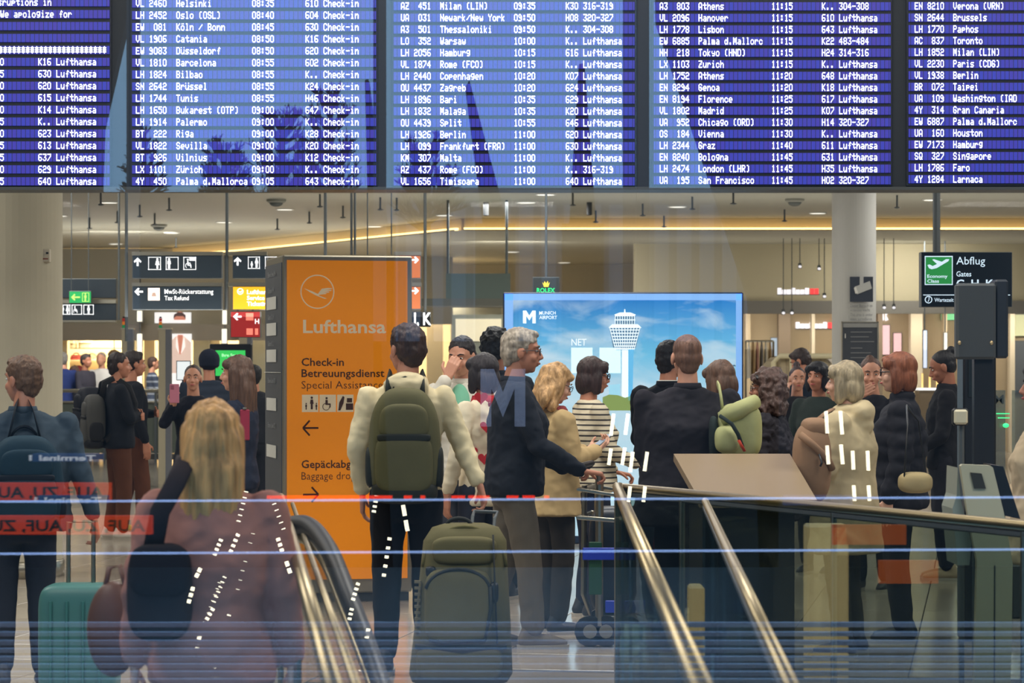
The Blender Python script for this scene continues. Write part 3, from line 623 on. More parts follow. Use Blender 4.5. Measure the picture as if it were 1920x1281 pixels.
nz = N.new('ShaderNodeTexNoise'); nz.inputs['Scale'].default_value = 1.6; nz.inputs['Detail'].default_value = 7; nz.inputs['Distortion'].default_value = .5; L.new(mp.outputs[0], nz.inputs['Vector'])
m2 = N.new('ShaderNodeMapRange'); m2.inputs['From Min'].default_value = .46; m2.inputs['From Max'].default_value = .72; L.new(nz.outputs['Fac'], m2.inputs['Value'])
mx = N.new('ShaderNodeMix'); mx.data_type = 'RGBA'; L.new(m2.outputs[0], mx.inputs['Factor']); L.new(cr.outputs[0], mx.inputs['A']); mx.inputs['B'].default_value = lin((225, 246, 255)) + [1]
L.new(mx.outputs['Result'], bs.inputs['Emission Color']); bs.inputs['Emission Strength'].default_value = 1.0; bs.inputs['Base Color'].default_value = (0, 0, 0, 1)
build('printed_sky', flatbox(962, 563, 1380, 1005, DV + .002, .01), m, ad)
DW = DV - .004
M_W1 = emat('tower_white', (232, 246, 252), .95); M_W2 = emat('tower_shade', (96, 178, 224), .9); M_W3 = emat('tower_dark', (70, 104, 128), .8)
def ap(pts, m, name='tower_print', d=0): return sh(pts, DW - d, m, ad, name, .003)
MPOLY = [(0, 0), (0, 1), (.26, 1), (.5, .62), (.74, 1), (1, 1), (1, 0), (.74, 0), (.74, .58), (.5, .22), (.26, .58), (.26, 0)]
ap([(980.5 + 24 * u, 606.5 - 24 * v) for u, v in MPOLY], M_W1, 'lettering')
text('MUNICH', P(1011, 590, DW), 6.5 * DW / FPX, M_W1, ad, width=31 * DW / FPX, bold=.015)
text('AIRPORT', P(1011, 598.5, DW), 6.5 * DW / FPX, M_W1, ad, width=33.5 * DW / FPX, bold=.015)
text('NET', P(1071.5, 648, DW), 13 * DW / FPX, M_W1, ad, width=28 * DW / FPX)
for x0 in (1071, 1124): build('headline_block', flatbox(x0, 652, x0 + 40, 700, DW, .003), emat('pale_headline', (214, 244, 254), .95), ad)
ap([(1166, 655), (1166, 751), (1186, 751), (1186, 655)], M_W1); ap([(1178, 655), (1178, 751), (1186, 751), (1188, 655)], M_W2, d=.004)
ap([(1142, 614), (1201, 614), (1192, 652), (1187, 657), (1156, 657), (1150, 652)], M_W3)
ap([(1152, 592), (1191, 592), (1189, 608), (1154, 608)], M_W3)
ap([(1148, 608), (1196, 608), (1203, 615), (1141, 615)], M_W1, d=.004); ap([(1152, 590), (1162, 586), (1182, 586), (1192, 590), (1190, 593), (1154, 593)], M_W1, d=.004)
ap([(1170.5, 580), (1172.5, 580), (1173, 587), (1170, 587)], M_W1, d=.004)
for i, yy in enumerate((618, 624, 630, 636, 642, 648, 653)):
    t = (yy - 614) / 43; ap([(1142 + 11 * t, yy), (1201 - 11 * t, yy), (1200 - 11 * t, yy + 1.8), (1143 + 11 * t, yy + 1.8)], M_W1, 'tower_band', .006)
for i in range(11):
    u = i / 10; x0 = 1142.5 + 57 * u; x1 = 1154 + 34 * u; ap([(x0, 614), (x0 + 1.3, 614), (x1 + 1.3, 656), (x1, 656)], M_W1, 'tower_mullion', .008)
for i in range(9):
    x0 = 1153 + 36 * i / 8; ap([(x0, 592), (x0 + 1.2, 592), (x0 + 1.2, 608), (x0, 608)], M_W1, 'tower_mullion', .008)
ap([(1152, 599), (1191, 599), (1191, 601), (1152, 601)], M_W1, 'tower_band', .01)
ap([(1130, 745), (1142, 740), (1158, 741), (1172, 746), (1185, 742), (1200, 748), (1200, 770), (1130, 770)], emat('printed_trees', (128, 150, 84), .8), 'printed_trees', .004)
ap([(1142, 722), (1163, 720), (1163, 741), (1142, 741)], emat('printed_building', (150, 205, 228), .9), 'printed_building', .002)
for k, x0 in enumerate((1368, 1374)): ap([(x0, 712), (x0 + 4, 712), (x0 + 4, 730), (x0, 730)], emat('printed_building', (150, 205, 228), .9), 'printed_building', .002)
ap([(1365, 686), (1378, 684), (1380, 687), (1366, 687.5)], M_W3, 'printed_plane')

# small watch-brand sign above it
DR = 26.0
s11 = sign(1000, 521, 1048, 570, DR, 'small dark sign with green lettering and yellow crown over the blue screen', mat('rolex_face', (58, 62, 58), .4), .1)
text('ROLEX', P(1006.5, 548.5, DR - .012), 8.5 * DR / FPX, emat('neon_green', (40, 235, 130), 1.0), s11, width=34 * DR / FPX, bold=.02)
sh([(1017, 529), (1020, 533), (1021, 527), (1024, 532), (1027, 527), (1028, 533), (1031, 529), (1028, 538), (1020, 538)], DR - .014, emat('neon_yellow', (250, 225, 60), 1.1), s11, 'crown_symbol')
q = P(1024, 520, DR + .05); build('hanger', MB().tube([(q.x, q.y, q.z), (q.x, q.y, 4.0)], .012, 6), M_DSTEEL, s11)
# ------------------------------------------------ ceiling fittings
M_LAMP = emat('downlight_glow', (255, 250, 235), 1.6)
def downlight(px, py, z, label, D=None):
    D = D or (z - CZ) * FPX / (YH - py); p = P(px, py, D)
    o = thing('ceiling_downlight', label, 'light', (p.x, p.y, z), group=None)
    r = .125
    build('rim', MB().lathe((p.x, p.y, z), [(r + .02, 0), (r + .02, -.012), (r, -.014), (r, 0)], 20), M_WHITE, o)
    build('diffuser', MB().lathe((p.x, p.y, z), [(r, -.004), (r, -.012)], 20), M_LAMP, o)
    return o
LU = [(204, 379), (111, 404), (322, 436), (217, 457), (256, 468), (420, 416), (483, 459), (534, 392), (589, 444), (702, 424), (833, 403), (987, 379), (1270, 387), (1533, 399), (1748, 374), (1023, 364)]
def side(px): return 'left part' if px < 640 else 'middle part' if px < 1280 else 'right part'
for i, (x, y) in enumerate(LU):
    row = 'front' if y < 400 else 'second' if y < 430 else 'third'
    near = {204: 'upper left, above the exit sign', 111: 'beside the broad left column', 322: 'above the toilet sign, left of its right pole', 217: 'small, straight above the exit sign', 256: 'smallest, just above the toilet sign corner', 420: 'touching the pole between the two hanging signs', 483: 'above the yellow service sign, by the cove end', 534: 'above the left edge of the orange pillar', 589: 'left of the pole above the orange pillar', 702: 'in front of the glowing cove above the orange pillar', 833: 'above the bend of the glowing cove', 987: 'above the left end of the blue screen, near the board', 1270: 'above the right half of the blue screen', 1533: 'left of the slim column, above the straight cove', 1748: 'above the departures sign, near the board', 1023: 'front one hugging the board edge in the middle'}[x]
    downlight(x, y, 4.0, 'round white recessed downlight ' + near)
for (x, y, n) in ((960, 472, 'in the lowered ceiling right of the orange pillar'), (1353, 461, 'in the lowered ceiling above the right edge of the blue screen'), (1415, 484, 'in the lowered ceiling right of the blue screen'), (1058, 492, 'faint, in the lowered ceiling above the blue screen'), (832, 486, 'faint, in the lowered ceiling beside the orange arrow strips'), (1467, 501, 'faint, in the lowered ceiling left of the slim column')):
    downlight(x, y, 3.81, 'small round downlight ' + n)
ANCH = [(140, 440, 'the green exit sign'), (330, 470, 'the toilet sign'), (460, 470, 'the yellow service sign'), (560, 470, 'the left corner of the orange pillar'), (700, 470, 'the right half of the orange pillar'), (800, 420, 'the tallest pole'), (870, 420, 'the bend in the cove'), (911, 400, 'the left hanging cylinder'), (1105, 400, 'the right hanging cylinder'), (1240, 430, 'the straight cove'), (1390, 430, 'the right end of the blue screen'), (1605, 430, 'the slim column'), (1700, 430, 'the departures sign'), (640, 400, 'the paired cables')]
USED = set()
def place(x, y, head):
    for (ax, ay, n) in sorted(ANCH, key=lambda a: abs(a[0] - x) * 1.5 + abs(a[1] - y)):
        dx = x - ax; far_ = 'high ' if ay - y > 62 else 'low ' if ay - y < 38 else ''
        w_ = 'right above' if abs(dx) < 14 else ('just ' if abs(dx) < 32 else '') + ('left' if dx < 0 else 'right') + ' of and above'
        t = f'{head} {far_}{w_} {n}'
        if t not in USED: USED.add(t); return t
    return head
def sprinkler(px, py, z, label, drop=.16):
    D = (z - CZ) * FPX / (YH - py); p = P(px, py, D); o = thing('sprinkler', label, 'sprinkler', (p.x, p.y, z), group='ceiling sprinklers')
    build('pipe', MB().tube([(p.x, p.y, z), (p.x, p.y, z - drop)], .014, 6), M_DSTEEL, o)
    build('head', MB().lathe((p.x, p.y, z - drop), [(.012, 0), (.045, -.012), (.045, -.02), (.01, -.03)], 8), M_DSTEEL, o)
for i, (x, y) in enumerate(((317, 371), (262, 384), (168, 408), (220, 396), (744, 371), (643, 386), (580, 397), (520, 410), (713, 370), (1074, 361), (1205, 382), (1117, 395), (1298, 369), (1375, 358), (1638, 360), (1682, 366), (1572, 382), (1471, 393), (189, 360), (600, 364), (290, 400), (330, 446), (1245, 405))):
    sprinkler(x, y, 4.0, place(x, y, 'grey sprinkler head'))
def detector(px, py, label):
    D = (4.0 - CZ) * FPX / (YH - py); p = P(px, py, D); o = thing('smoke_detector', label, 'detector', (p.x, p.y, 4.0))
    build('base', MB().lathe((p.x, p.y, 4.0), [(.14, 0), (.14, -.03), (.11, -.05)], 20), mat('detector_grey', (150, 150, 138), .6), o)
    build('dome', MB().ell((p.x, p.y, 3.95), (.1, .1, .06), 14, 8), mat('detector_dark', (92, 96, 90), .4), o, smooth=True)
detector(518, 374, 'domed detector above the orange pillar left corner'); detector(1490, 373, 'domed detector near the board left of the slim column')
detector(298, 421, 'small domed detector above the toilet sign')
for (x, y0, y1, n) in ((911, 372, 405, 'left'), (1105, 366, 404, 'right')):
    D = 39; a = P(x, y1, D); o = thing('ceiling_cylinder', f'dark grey hanging cylinder above the cove, the {n} one of two', 'fixture', (a.x, D, a.z))
    build('body', MB().lathe((a.x, D, a.z), [(.02, 0), (.04, .01), (.04, P(x, y0, D).z - a.z), (.02, 4.0 - a.z)], 14), M_DARKGREY, o)
# cable runs over the pillar
for x in (659, 665.5, 689, 734):
    D = 24; a = P(x, 478, D); o = thing('hanging_cable', 'thin taut cable above the orange pillar, ' + {659: 'left of the close pair', 665.5: 'right of the close pair', 689: 'single one next to the pair', 734: 'rightmost one'}[x], 'cable', (a.x, D, a.z))
    build('wire', MB().tube([(a.x, D, a.z), (a.x, D, 4.0)], .006 if x > 680 else .011, 6), M_DSTEEL, o)
    build('anchor', MB().box(a.x - .03, a.x + .03, D - .03, D + .03, 3.97, 4.0), M_DSTEEL, o)

# ------------------------------------------------ left bag shop, far behind
DSH = 55.0
def wb(px0, py0, px1, py1, D, d=.1): return flatbox(px0, py0, px1, py1, D, d)
struct('wall_shop_back', wb(60, 560, 300, 960, 57.2, .1), mat('shop_cream_wall', (240, 214, 160), .7))
shp = thing('display_shelf', 'lit cream shop shelf unit holding handbags, far left background', 'shelf', (P(160, 0, 56).x, 56.4, 0))
for k, y in enumerate((652.5, 675, 700)):
    build('shelf_board', wb(98, y, 226, y + 1.4, 56.0, .6), M_DARKGREY if k == 0 else mat('pale_shelf', (232, 212, 168), .5), shp)
for x in (99, 110, 213):
    build('upright', wb(x, 620, x + 1.8, 828.5, 56.5, .05), M_DARKGREY, shp)
build('back_panel', wb(98, 620, 228, 760, 56.8, .03), mat('shelf_lit_back', (246, 222, 168), .6), shp)
def handbag(px0, py0, px1, py1, m, label, D=56.1):
    a = P(px0, py1, D); b = P(px1, py0, D); cx = (a.x + b.x) / 2; hw = (b.x - a.x) / 2; h = (b.z - a.z) * .72
    o = thing('handbag', label, 'bag', (cx, D + .12, a.z))
    mb = MB().loft([(cx, D + .12, a.z, hw * .97, .13), (cx, D + .12, a.z + h * .5, hw, .12), (cx, D + .12, a.z + h, hw * .8, .05)], 20, .5); build('body', mb, m, o)
    build('handle', MB().tube([(cx + cos(t * pi / 8) * hw * .5, D + .1, a.z + h + sin(t * pi / 8) * (b.z - a.z) * .27) for t in range(9)], .012, 6), m, o)
    build('flap', MB().loft([(cx, D + .05, a.z + h * .55, hw * .92, .07), (cx, D + .07, a.z + h, hw * .8, .05)], 16, .5), m, o)
handbag(146, 629, 174, 652, mat('bag_beige', (196, 176, 140), .5), 'large beige handbag standing on the top shop shelf')
handbag(118, 632, 142, 652, mat('bag_tan', (150, 132, 98), .5), 'flat tan handbag left of the large beige handbag')
handbag(131, 662, 152, 675, mat('bag_red', (168, 72, 62), .5), 'red handbag on the lower shop shelf')
handbag(103, 663, 127, 675, mat('bag_cream', (222, 206, 178), .5), 'cream handbag left of the red handbag')
handbag(160, 663, 182, 675, mat('bag_mix', (186, 168, 150), .5), 'grey-beige handbag right of the red handbag')
# shop front verticals
M_STRIP = emat('warm_white_strip', (255, 246, 226), 1.15)
def strip(px0, py0, px1, py1, D, label, m=M_STRIP):
    a = P(px0, py1, D); o = thing('wall_light', label, 'light', ((a.x + P(px1, 0, D).x) / 2, D, a.z))
    build('diffuser', wb(px0, py0, px1, py1, D, .04), m, o); build('housing', wb(px0 - 1.2, py0 - 1.2, px1 + 1.2, py1 + 1.2, D + .042, .1), M_DSTEEL, o); q = P((px0 + px1) / 2, 0, D); build('hanger', MB().tube([(q.x, D + .09, P(0, py0, D).z), (q.x, D + .09, 3.9)], .012, 6), M_DSTEEL, o)
strip(257, 583, 266, 603, 53, 'short bright upright light panel above the beam, left'); strip(257, 626, 266, 730, 53, 'tall bright upright light panel between the two gate posts')
strip(417, 582, 425, 608, 53, 'short bright upright light panel below the pole, by the red sign'); strip(416, 617, 425, 644, 53, 'short bright upright light panel above the green monitor')
strip(1732, 620, 1738, 690, 47, 'cool white upright light panel at right between slim column and kiosk', emat('cool_white_strip', (225, 235, 255), 1.0))
strip(1771, 624, 1776, 656, 47, 'narrow warm upright light panel left of the dark monitor back')
for x0, x1, n in ((104, 126, 0), (228, 252, 1), (270, 290, 2), (362, 392, 3), (394, 412, 4), (468, 498, 5), (800, 830, 6), (845, 940, 7)):
    struct('trim_%d' % (10 + n), wb(x0, 560 if n > 5 else 582, x1, 900, 54.3 + .1 * n, .3), mat(('pilaster_warm', 'pilaster_olive')[n % 2], ((196, 178, 140), (140, 138, 118))[n % 2], .6))
struct('wall_left_shops', wb(228, 600, 945, 900, 57.0, .1), mat('shop_wall_tan', (186, 164, 122), .7))
stp = thing('wall_display', 'pale lit wall panel behind the boy and the curly-haired man', 'panel', (P(890, 0, 50).x, 50, 0))
build('panel', wb(854, 598, 940, 640, 50, .05), emat('lit_cream_panel', (206, 196, 166), .75), stp)
build('frame', wb(848, 590, 946, 1000, 50.06, .1), mat('portal_grey', (130, 134, 122), .6), stp)
# dark hanging glass box over it
gb = thing('hanging_box', 'large dim green-grey box hanging under the ceiling right of the orange pillar', 'box', (P(885, 0, 38).x, 38.5, P(0, 575, 38).z))
build('body', wb(836, 513, 957, 560, 38, 1.0), mat('box_green_grey', (84, 100, 94), .3), gb); build('base_rail', wb(790, 560, 957, 574, 38, 1.0), mat('box_rail', (96, 98, 90), .5), gb)
q = P(840, 513, 38.5); build('hanger', MB().tube([(q.x, 38.5, q.z), (q.x, 38.5, 4.0)], .02, 6), M_DSTEEL, gb)
q = P(950, 513, 38.5); build('hanger', MB().tube([(q.x, 38.5, q.z), (q.x, 38.5, 4.0)], .02, 6), M_DSTEEL, gb)
# posters of a man in a white suit
DPo = 53.74
def poster(x0, y0, x1, y1, label, head):
    a = P(x0, y1, DPo); o = thing('fashion_poster', label, 'poster', ((a.x + P(x1, 0, DPo).x) / 2, DPo, a.z))
    build('sheet', wb(x0, y0, x1, y1, DPo, .05), emat('poster_white', (238, 236, 236), .95), o); E = DPo - .01
    if head:
        cx, cy = 337, 602
        sh([(cx + 11 * cos(t * pi / 8), cy - 2 + 16 * sin(t * pi / 8)) for t in range(16) if cy - 2 + 16 * sin(t * pi / 8) < 606], E, emat('poster_skin', (196, 120, 96), .8), o, 'face_print')
        sh([(325, 598), (326, 590), (333, 585.5), (342, 586), (348, 591), (348, 598), (344, 593), (330, 593)], E - .005, emat('poster_hair', (66, 40, 34), .7), o, 'hair_print')
    else:
        sh([(320, 640), (330, 630), (345, 630), (358, 642), (359, 700), (320, 700)], E, emat('poster_suit', (214, 186, 172), .85), o, 'suit_print')
        sh([(333, 628), (343, 628), (340, 664), (336, 664)], E - .005, emat('poster_skin', (196, 120, 96), .8), o, 'chest_print')
        for pts in ([(331, 630), (336, 664), (330, 650)], [(345, 630), (339, 664), (347, 650)]): sh(pts, E - .008, emat('poster_white2', (250, 244, 240), .9), o, 'lapel_print')
poster(290, 586, 358, 606, 'upper part of the lit fashion poster with a dark-haired face, above the beam', True)
poster(320, 626, 359, 760, 'lower part of the lit fashion poster showing a pale suit, below the beam', False)
# gate posts with signal lamps
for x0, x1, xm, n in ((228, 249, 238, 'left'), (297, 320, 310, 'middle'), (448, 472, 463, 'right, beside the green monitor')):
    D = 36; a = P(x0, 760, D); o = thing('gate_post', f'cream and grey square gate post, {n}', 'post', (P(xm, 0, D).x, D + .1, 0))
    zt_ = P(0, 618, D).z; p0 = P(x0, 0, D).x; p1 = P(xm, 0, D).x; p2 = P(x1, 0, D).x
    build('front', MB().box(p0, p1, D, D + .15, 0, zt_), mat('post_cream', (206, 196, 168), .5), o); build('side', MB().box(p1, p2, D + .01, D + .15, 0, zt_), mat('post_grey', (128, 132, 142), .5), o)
    build('cap', MB().box(p0 - .01, p2 + .01, D - .01, D + .16, zt_, zt_ + .02), M_STEEL, o)
    if n != 'right, beside the green monitor':
        xl = P(x0 + 3, 0, D).x; l = thing('signal_lamp', f'small red, amber and green stack light on the {n} gate post', 'lamp', (xl, D + .05, zt_ + .02))
        for k, (cl, nm) in enumerate((((30, 140, 80), 'green_segment'), ((220, 120, 30), 'amber_segment'), ((170, 40, 30), 'red_segment'))):
            build(nm, MB().lathe((xl, D + .05, zt_ + .02 + .045 * k), [(.022, 0), (.022, .042)], 10), emat(nm, cl, .5), l)
        build('cap', MB().lathe((xl, D + .05, zt_ + .155), [(.02, 0), (.012, .02)], 10), M_BLACK, l)
# green monitor
DM = 29; mo = thing('monitor', 'black framed monitor showing a bright green screen behind the brown-haired woman', 'monitor', (P(432, 0, DM).x, DM + .05, P(0, 700, DM).z))
build('case', flatbox(393, 645, 472, 720, DM, .1, .01), M_BLACK, mo); build('screen', flatbox(404, 657, 460, 705, DM - .004, .004), emat('screen_green', (56, 200, 92), .85), mo)
text('Ihre Spur', P(416, 669, DM - .008), 6 * DM / FPX, emat('pale_green_text', (190, 250, 200), .9), mo, width=32 * DM / FPX, bold=.02)
build('stand', MB().box(P(428, 0, DM).x, P(438, 0, DM).x, DM + .02, DM + .08, 0, P(0, 718, DM).z), M_DARKGREY, mo); mo.location.z = 0
for ch in mo.children:
    if ch.name.startswith(('case', 'screen', 'lettering', 'stand')):
        pass
fix_root_z = P(0, 700, DM).z
for ch in mo.children: ch.location.z += fix_root_z
# small white stand display beside the phone woman
DD = 33; wd = thing('white_board', 'small white framed board with black edge behind the woman holding the phone', 'board', (P(341, 0, DD).x, DD + .03, 0))
build('board', flatbox(332, 678, 356, 712, DD, .02), emat('white_screen', (225, 232, 235), .8), wd); build('frame', flatbox(330.5, 676.5, 357.5, 713.5, DD + .021, .02), M_BLACK, wd)
build('leg', MB().tube([P(344, 712, DD + .03), (P(344, 0, DD).x, DD + .03, 0)], .02, 8), M_BLACK, wd)

# far balustrade, left, and counter boxes
DBl = 44
bl_ = thing('balustrade', 'grey panelled balustrade with a steel top rail at the back of the hall, left', 'railing', (P(240, 0, DBl).x, DBl, 0))
zr = P(0, 733, DBl).z
build('top_rail', MB().tube([(P(100, 0, DBl).x, DBl, zr), (P(480, 0, DBl).x, DBl, zr)], .028, 10), M_STEEL, bl_)
build('lower_rail', MB().tube([(P(100, 0, DBl).x, DBl, zr - .19), (P(480, 0, DBl).x, DBl, zr - .19)], .02, 10), M_STEEL, bl_)
for k in range(8):
    x0 = 100 + k * 48; build('panel', flatbox(x0 + 1, 755, x0 + 47, 850, DBl + .02, .03, .004), mat('panel_green_grey', (96, 104, 92), .35), bl_)
    q = P(x0, 0, DBl); build('post', MB().box(q.x - .02, q.x + .02, DBl - .02, DBl + .02, 0, zr), M_DSTEEL, bl_)
build('kickplate', flatbox(100, 851, 480, 862, DBl + .01, .04), mat('kick_dark', (70, 68, 60), .5), bl_)
DC = 32; ct = thing('counter', 'dark grey boxy counter behind the brown-haired woman, left of the orange pillar', 'counter', (P(470, 0, DC).x, DC + .4, 0))
x0 = P(385, 0, DC).x; x1 = P(531, 0, DC).x; zt_ = P(0, 748, DC).z
build('body', MB().bbox(x0, x1, DC, DC + .8, .1, zt_ - .03, .01), mat('counter_grey', (82, 82, 74), .4), ct)
build('top', MB().bbox(x0 - .02, x1 + .02, DC - .03, DC + .83, zt_ - .03, zt_, .006), mat('counter_top_tan', (164, 142, 112), .4), ct)
build('plinth', MB().box(x0 + .03, x1 - .03, DC + .04, DC + .76, 0, .1), M_BLACK, ct)

# right-hand shop fronts in the distance
struct('wall_right_shops', flatbox(1390, 560, 2300, 960, 50, .1), mat('ribbed_beige', (196, 178, 146), .7))
for k in range(9):
    x0 = 1398 + k * 62
    struct('trim_%d' % (30 + k), flatbox(x0, 572, x0 + (9, 22, 6, 14)[k % 4], 905, 49.6 - .03 * k, .3), mat(('pilaster_beige2', 'pilaster_brown', 'pilaster_pale')[k % 3], ((206, 188, 156), (136, 120, 100), (224, 212, 186))[k % 3], .6))
def shopitem(x0, y0, x1, y1, D, m, name, label, cat):
    D = 49.91
    a = P(x0, y1, D); o = thing(name, label, cat, ((a.x + P(x1, 0, D).x) / 2, D, a.z)); build('panel', flatbox(x0, y0, x1, y1, D, .04), m, o); build('frame', flatbox(x0 - 1, y0 - 1, x1 + 1, y1 + 1, D + .042, .04), M_DSTEEL, o); return o
shopitem(1446, 634, 1472, 668, 49, emat('pale_blue_screen', (168, 186, 204), .7), 'shop_screen', 'pale blue shop screen above the cream booth', 'screen')
shopitem(1655, 610, 1668, 665, 48, emat('pink_print', (236, 196, 200), .9), 'shop_poster', 'narrow pink and white poster right of the slim column', 'poster')
shopitem(1676, 625, 1690, 662, 48, emat('pink_print2', (230, 186, 188), .9), 'shop_poster', 'square pink poster between slim column and departures sign', 'poster')
shopitem(1765, 585, 1794, 600, 46, emat('pale_green_light', (140, 235, 165), .7), 'exit_sign', 'pale green outlined exit sign left of the dark monitor back', 'sign')
shopitem(1892, 590, 1990, 630, 44, emat('lit_cream_panel2', (206, 206, 160), .8), 'wall_display', 'lit cream panel at the right edge beside the dark monitor back', 'panel')
shopitem(1892, 640, 1990, 735, 43, mat('grey_blue_panel', (110, 118, 126), .4), 'shop_shutter', 'grey-blue shutter panel at the right edge', 'panel')
M_NEONW = emat('neon_white', (250, 245, 250), 1.1); M_NEONR = emat('neon_red', (250, 70, 70), 1.1)
for (x, y, D, lab) in ((1458, 540, 47, 'upper glowing white and red shop sign left of the slim column'), (1492, 604, 49.95, 'lower glowing white and red shop sign left of the slim column')):
    o = thing('shop_sign_or_reflection', lab, 'sign', (P(x + 35, 0, D).x, D, P(0, y + 12, D).z))  # mirrored lettering put in out here as glowing blocks
    for k in range(7): build('white_letter_block', flatbox(x + k * 8.6, y + (3 if k % 3 else 0), x + k * 8.6 + 7.4, y + 12, D, .03, .004), M_NEONW, o)
    for k in range(2): build('red_letter_block', flatbox(x + 61 + k * 8.4, y + 1, x + 68.5 + k * 8.4, y + 12, D, .03, .004), M_NEONR, o)
    build('backing', flatbox(x - 1, y + 12, x + 79, y + 13.5, D + .01, .03), M_DSTEEL, o)
o = shopitem(1650, 552, 1656, 571, 46, M_NEONR, 'shop_sign_or_reflection', 'small glowing red sign touching the slim column on its right', 'sign')
o = thing('shop_sign_or_reflection', 'white glowing shop emblem right of the slim column under the bulkhead', 'sign', (P(1658, 0, 49.95).x, 49.95, P(0, 602, 49.95).z))
for pts in ([(1651, 580), (1656, 578), (1658, 600), (1653, 602)], [(1660, 581), (1665, 579), (1666, 586), (1662, 592), (1666, 600), (1660, 602)]): sh(pts, 49.95, M_NEONW, o, 'emblem', .03)
for k, (x, y) in enumerate(((1469, 587), (1485, 587), (1546, 556), (1566, 556), (1536, 504), (1500, 500), (1658, 577), (1676, 577))):
    D = 46; p = P(x, y, D); o = thing('spotlight', 'tiny shop spotlight, ' + ('left one of the pair over the clothes rail', 'right one of the pair over the clothes rail', 'on the bulkhead left of the slim column', 'on the bulkhead touching the slim column', 'high left of the slim column', 'high far left of the slim column', 'just right of the slim column', 'further right of the slim column')[k], 'light', p)
    build('lens', MB().ell(p, (.028, .028, .022), 10, 6), M_NEONW, o); build('can', MB().lathe(p + V((0, .03, -.03)), [(.03, 0), (.03, .09)], 10), M_DSTEEL, o); build('stem', MB().tube([p + V((0, .03, .05)), (p.x, p.y + .03, 3.81)], .008, 5), M_DSTEEL, o)
# cream booth
Db = 34; bo = thing('booth', 'cream rounded reception booth behind the man in the suit', 'booth', (P(1510, 0, Db).x, Db + .8, 0))
x0 = P(1448, 0, Db).x; x1 = P(1568, 0, Db).x; zt_ = P(0, 662, Db).z
def vstripe(name, a, b, f): return stripes(name, a, b, f, 'X', .6, .8)
build('body', MB().bbox(x0, x1, Db + .05, Db + 1.6, 0, zt_ - .05, .12), vstripe('booth_ribs', (182, 166, 134), (160, 144, 114), 9), bo)
build('rim', MB().tube([(x0 + .02, Db + .04, 0), (x0 + .02, Db + .04, zt_ - .12), (x0 + .1, Db + .04, zt_ - .04), (x1, Db + .04, zt_ - .04)], .035, 8), mat('cream_rim', (232, 222, 184), .4), bo)
build('divider', MB().tube([(P(1483, 0, Db).x, Db + .03, 0), (P(1483, 0, Db).x, Db + .03, zt_ - .05)], .016, 8), mat('cream_rim', (232, 222, 184), .4), bo)
# glass gate at the right edge
DG = 17.0
def ggate(px0, px1, py0, label, letter=None):
    a = P(px0, 0, DG); b = P(px1, 0, DG); z1 = P(0, py0, DG).z; o = thing('glass_gate', label, 'gate', ((a.x + b.x) / 2, DG, 0))
    build('pane', MB().box(a.x, b.x, DG, DG + .015, .35, z1), glass('frosted_gate', (.62, .68, .66), .12, .3), o)
    build('base', MB().bbox(a.x - .02, b.x + .02, DG - .1, DG + .3, 0, .34, .01), M_DARKGREY, o)
    return o
g1 = ggate(1863, 1885, 732, 'frosted glass gate wing with an M beside the black kiosk'); text('M', P(1864, 757, DG - .01), 17 * DG / FPX, mat('gate_letter', (52, 60, 62), .5), g1, width=18 * DG / FPX, bold=.02)
g2 = ggate(1898, 1960, 732, 'frosted glass gate wing at the right frame edge')
for k, y in enumerate((775, 783)):
    build('green_strip', flatbox(1869 + k * 3, y, 1893, y + 1.6, DG - .06, .02), emat('led_green', (60, 240, 140), 1.2), g1)
q = P(1886, 798, DG - .05); build('green_lamp', MB().ell(q, (.02, .01, .015), 10, 6), emat('led_green', (60, 240, 140), 1.2), g1)
# ------------------------------------------------ railings, escalator and furniture in front
M_GL = glass('balustrade_glass', (.56, .62, .58), .07)
M_GLC = glass('escalator_glass', (.50, .54, .52), .10)
def railing(label, pts, r, base, n_pan, label2=None, posts=True, m=M_BRASS, cat='railing', glassm=None, name='handrail'):
    o = thing(name, label, cat, (pts[0][0], pts[0][1], 0))
    build('rail', MB().tube(pts, r, 14), m, o, smooth=True)
    gr = MB(); up = [(V(p) - V((0, 0, r + .012))) for p in pts]; build('glass_channel', MB().tube(up, .013, 6), M_DSTEEL, o)
    for a, b in zip(pts[:-1], pts[1:]):
        a = V(a); b = V(b); L = (b - a).length
        if L < .25: continue
        k = max(1, round(L / 1.35))
        t = (b - a).normalized(); nr = V((t.y, -t.x, 0)).normalized()
        for i in range(k):
            p = a.lerp(b, (i + .012) / k); q = a.lerp(b, (i + 1 - .012) / k)
            build('glass_panel', MB().prism([V((p.x, p.y, base)), V((q.x, q.y, base)), V((q.x, q.y, q.z - r - .02)), V((p.x, p.y, p.z - r - .02))], nr * .012), glassm or M_GL, o)
            if posts:
                pp = a.lerp(b, i / k); build('post', MB().tube([(pp.x, pp.y, base), (pp.x, pp.y, pp.z - r)], .014, 8), M_STEEL, o)
    return o
A = P(1157, 915, 13.25); B_ = P(1920, 984, 10.06); dirn = (B_ - A)
far_end = A + dirn * 1.5
A.z = 1.0; B_.z = .998; far_end.z = .998
railing('brass-toned glass railing running across the lower right from its corner', [A + V((-.0, .06, 0)), A, A + dirn * .2, B_, far_end], .021, -.33, 3)
C1 = P(1310, 1281, 5.05); C1.z = 1.0; railing('steep brass-toned handrail running from the railing corner down to the bottom edge', [A + V((.01, -.04, 0)), A.lerp(C1, .02) , A + (C1 - A) * 1.08], .026, -.33, 3, posts=False)
D0 = P(1322, 940, 11.85); D0.z = 1.0; D1 = P(1480, 1281, 5.05); D1.z = 1.0
railing('thinner second handrail running parallel on the right of the steep one', [D0, D0 + (D1 - D0) * 1.08], .016, -.33, 3, posts=False)
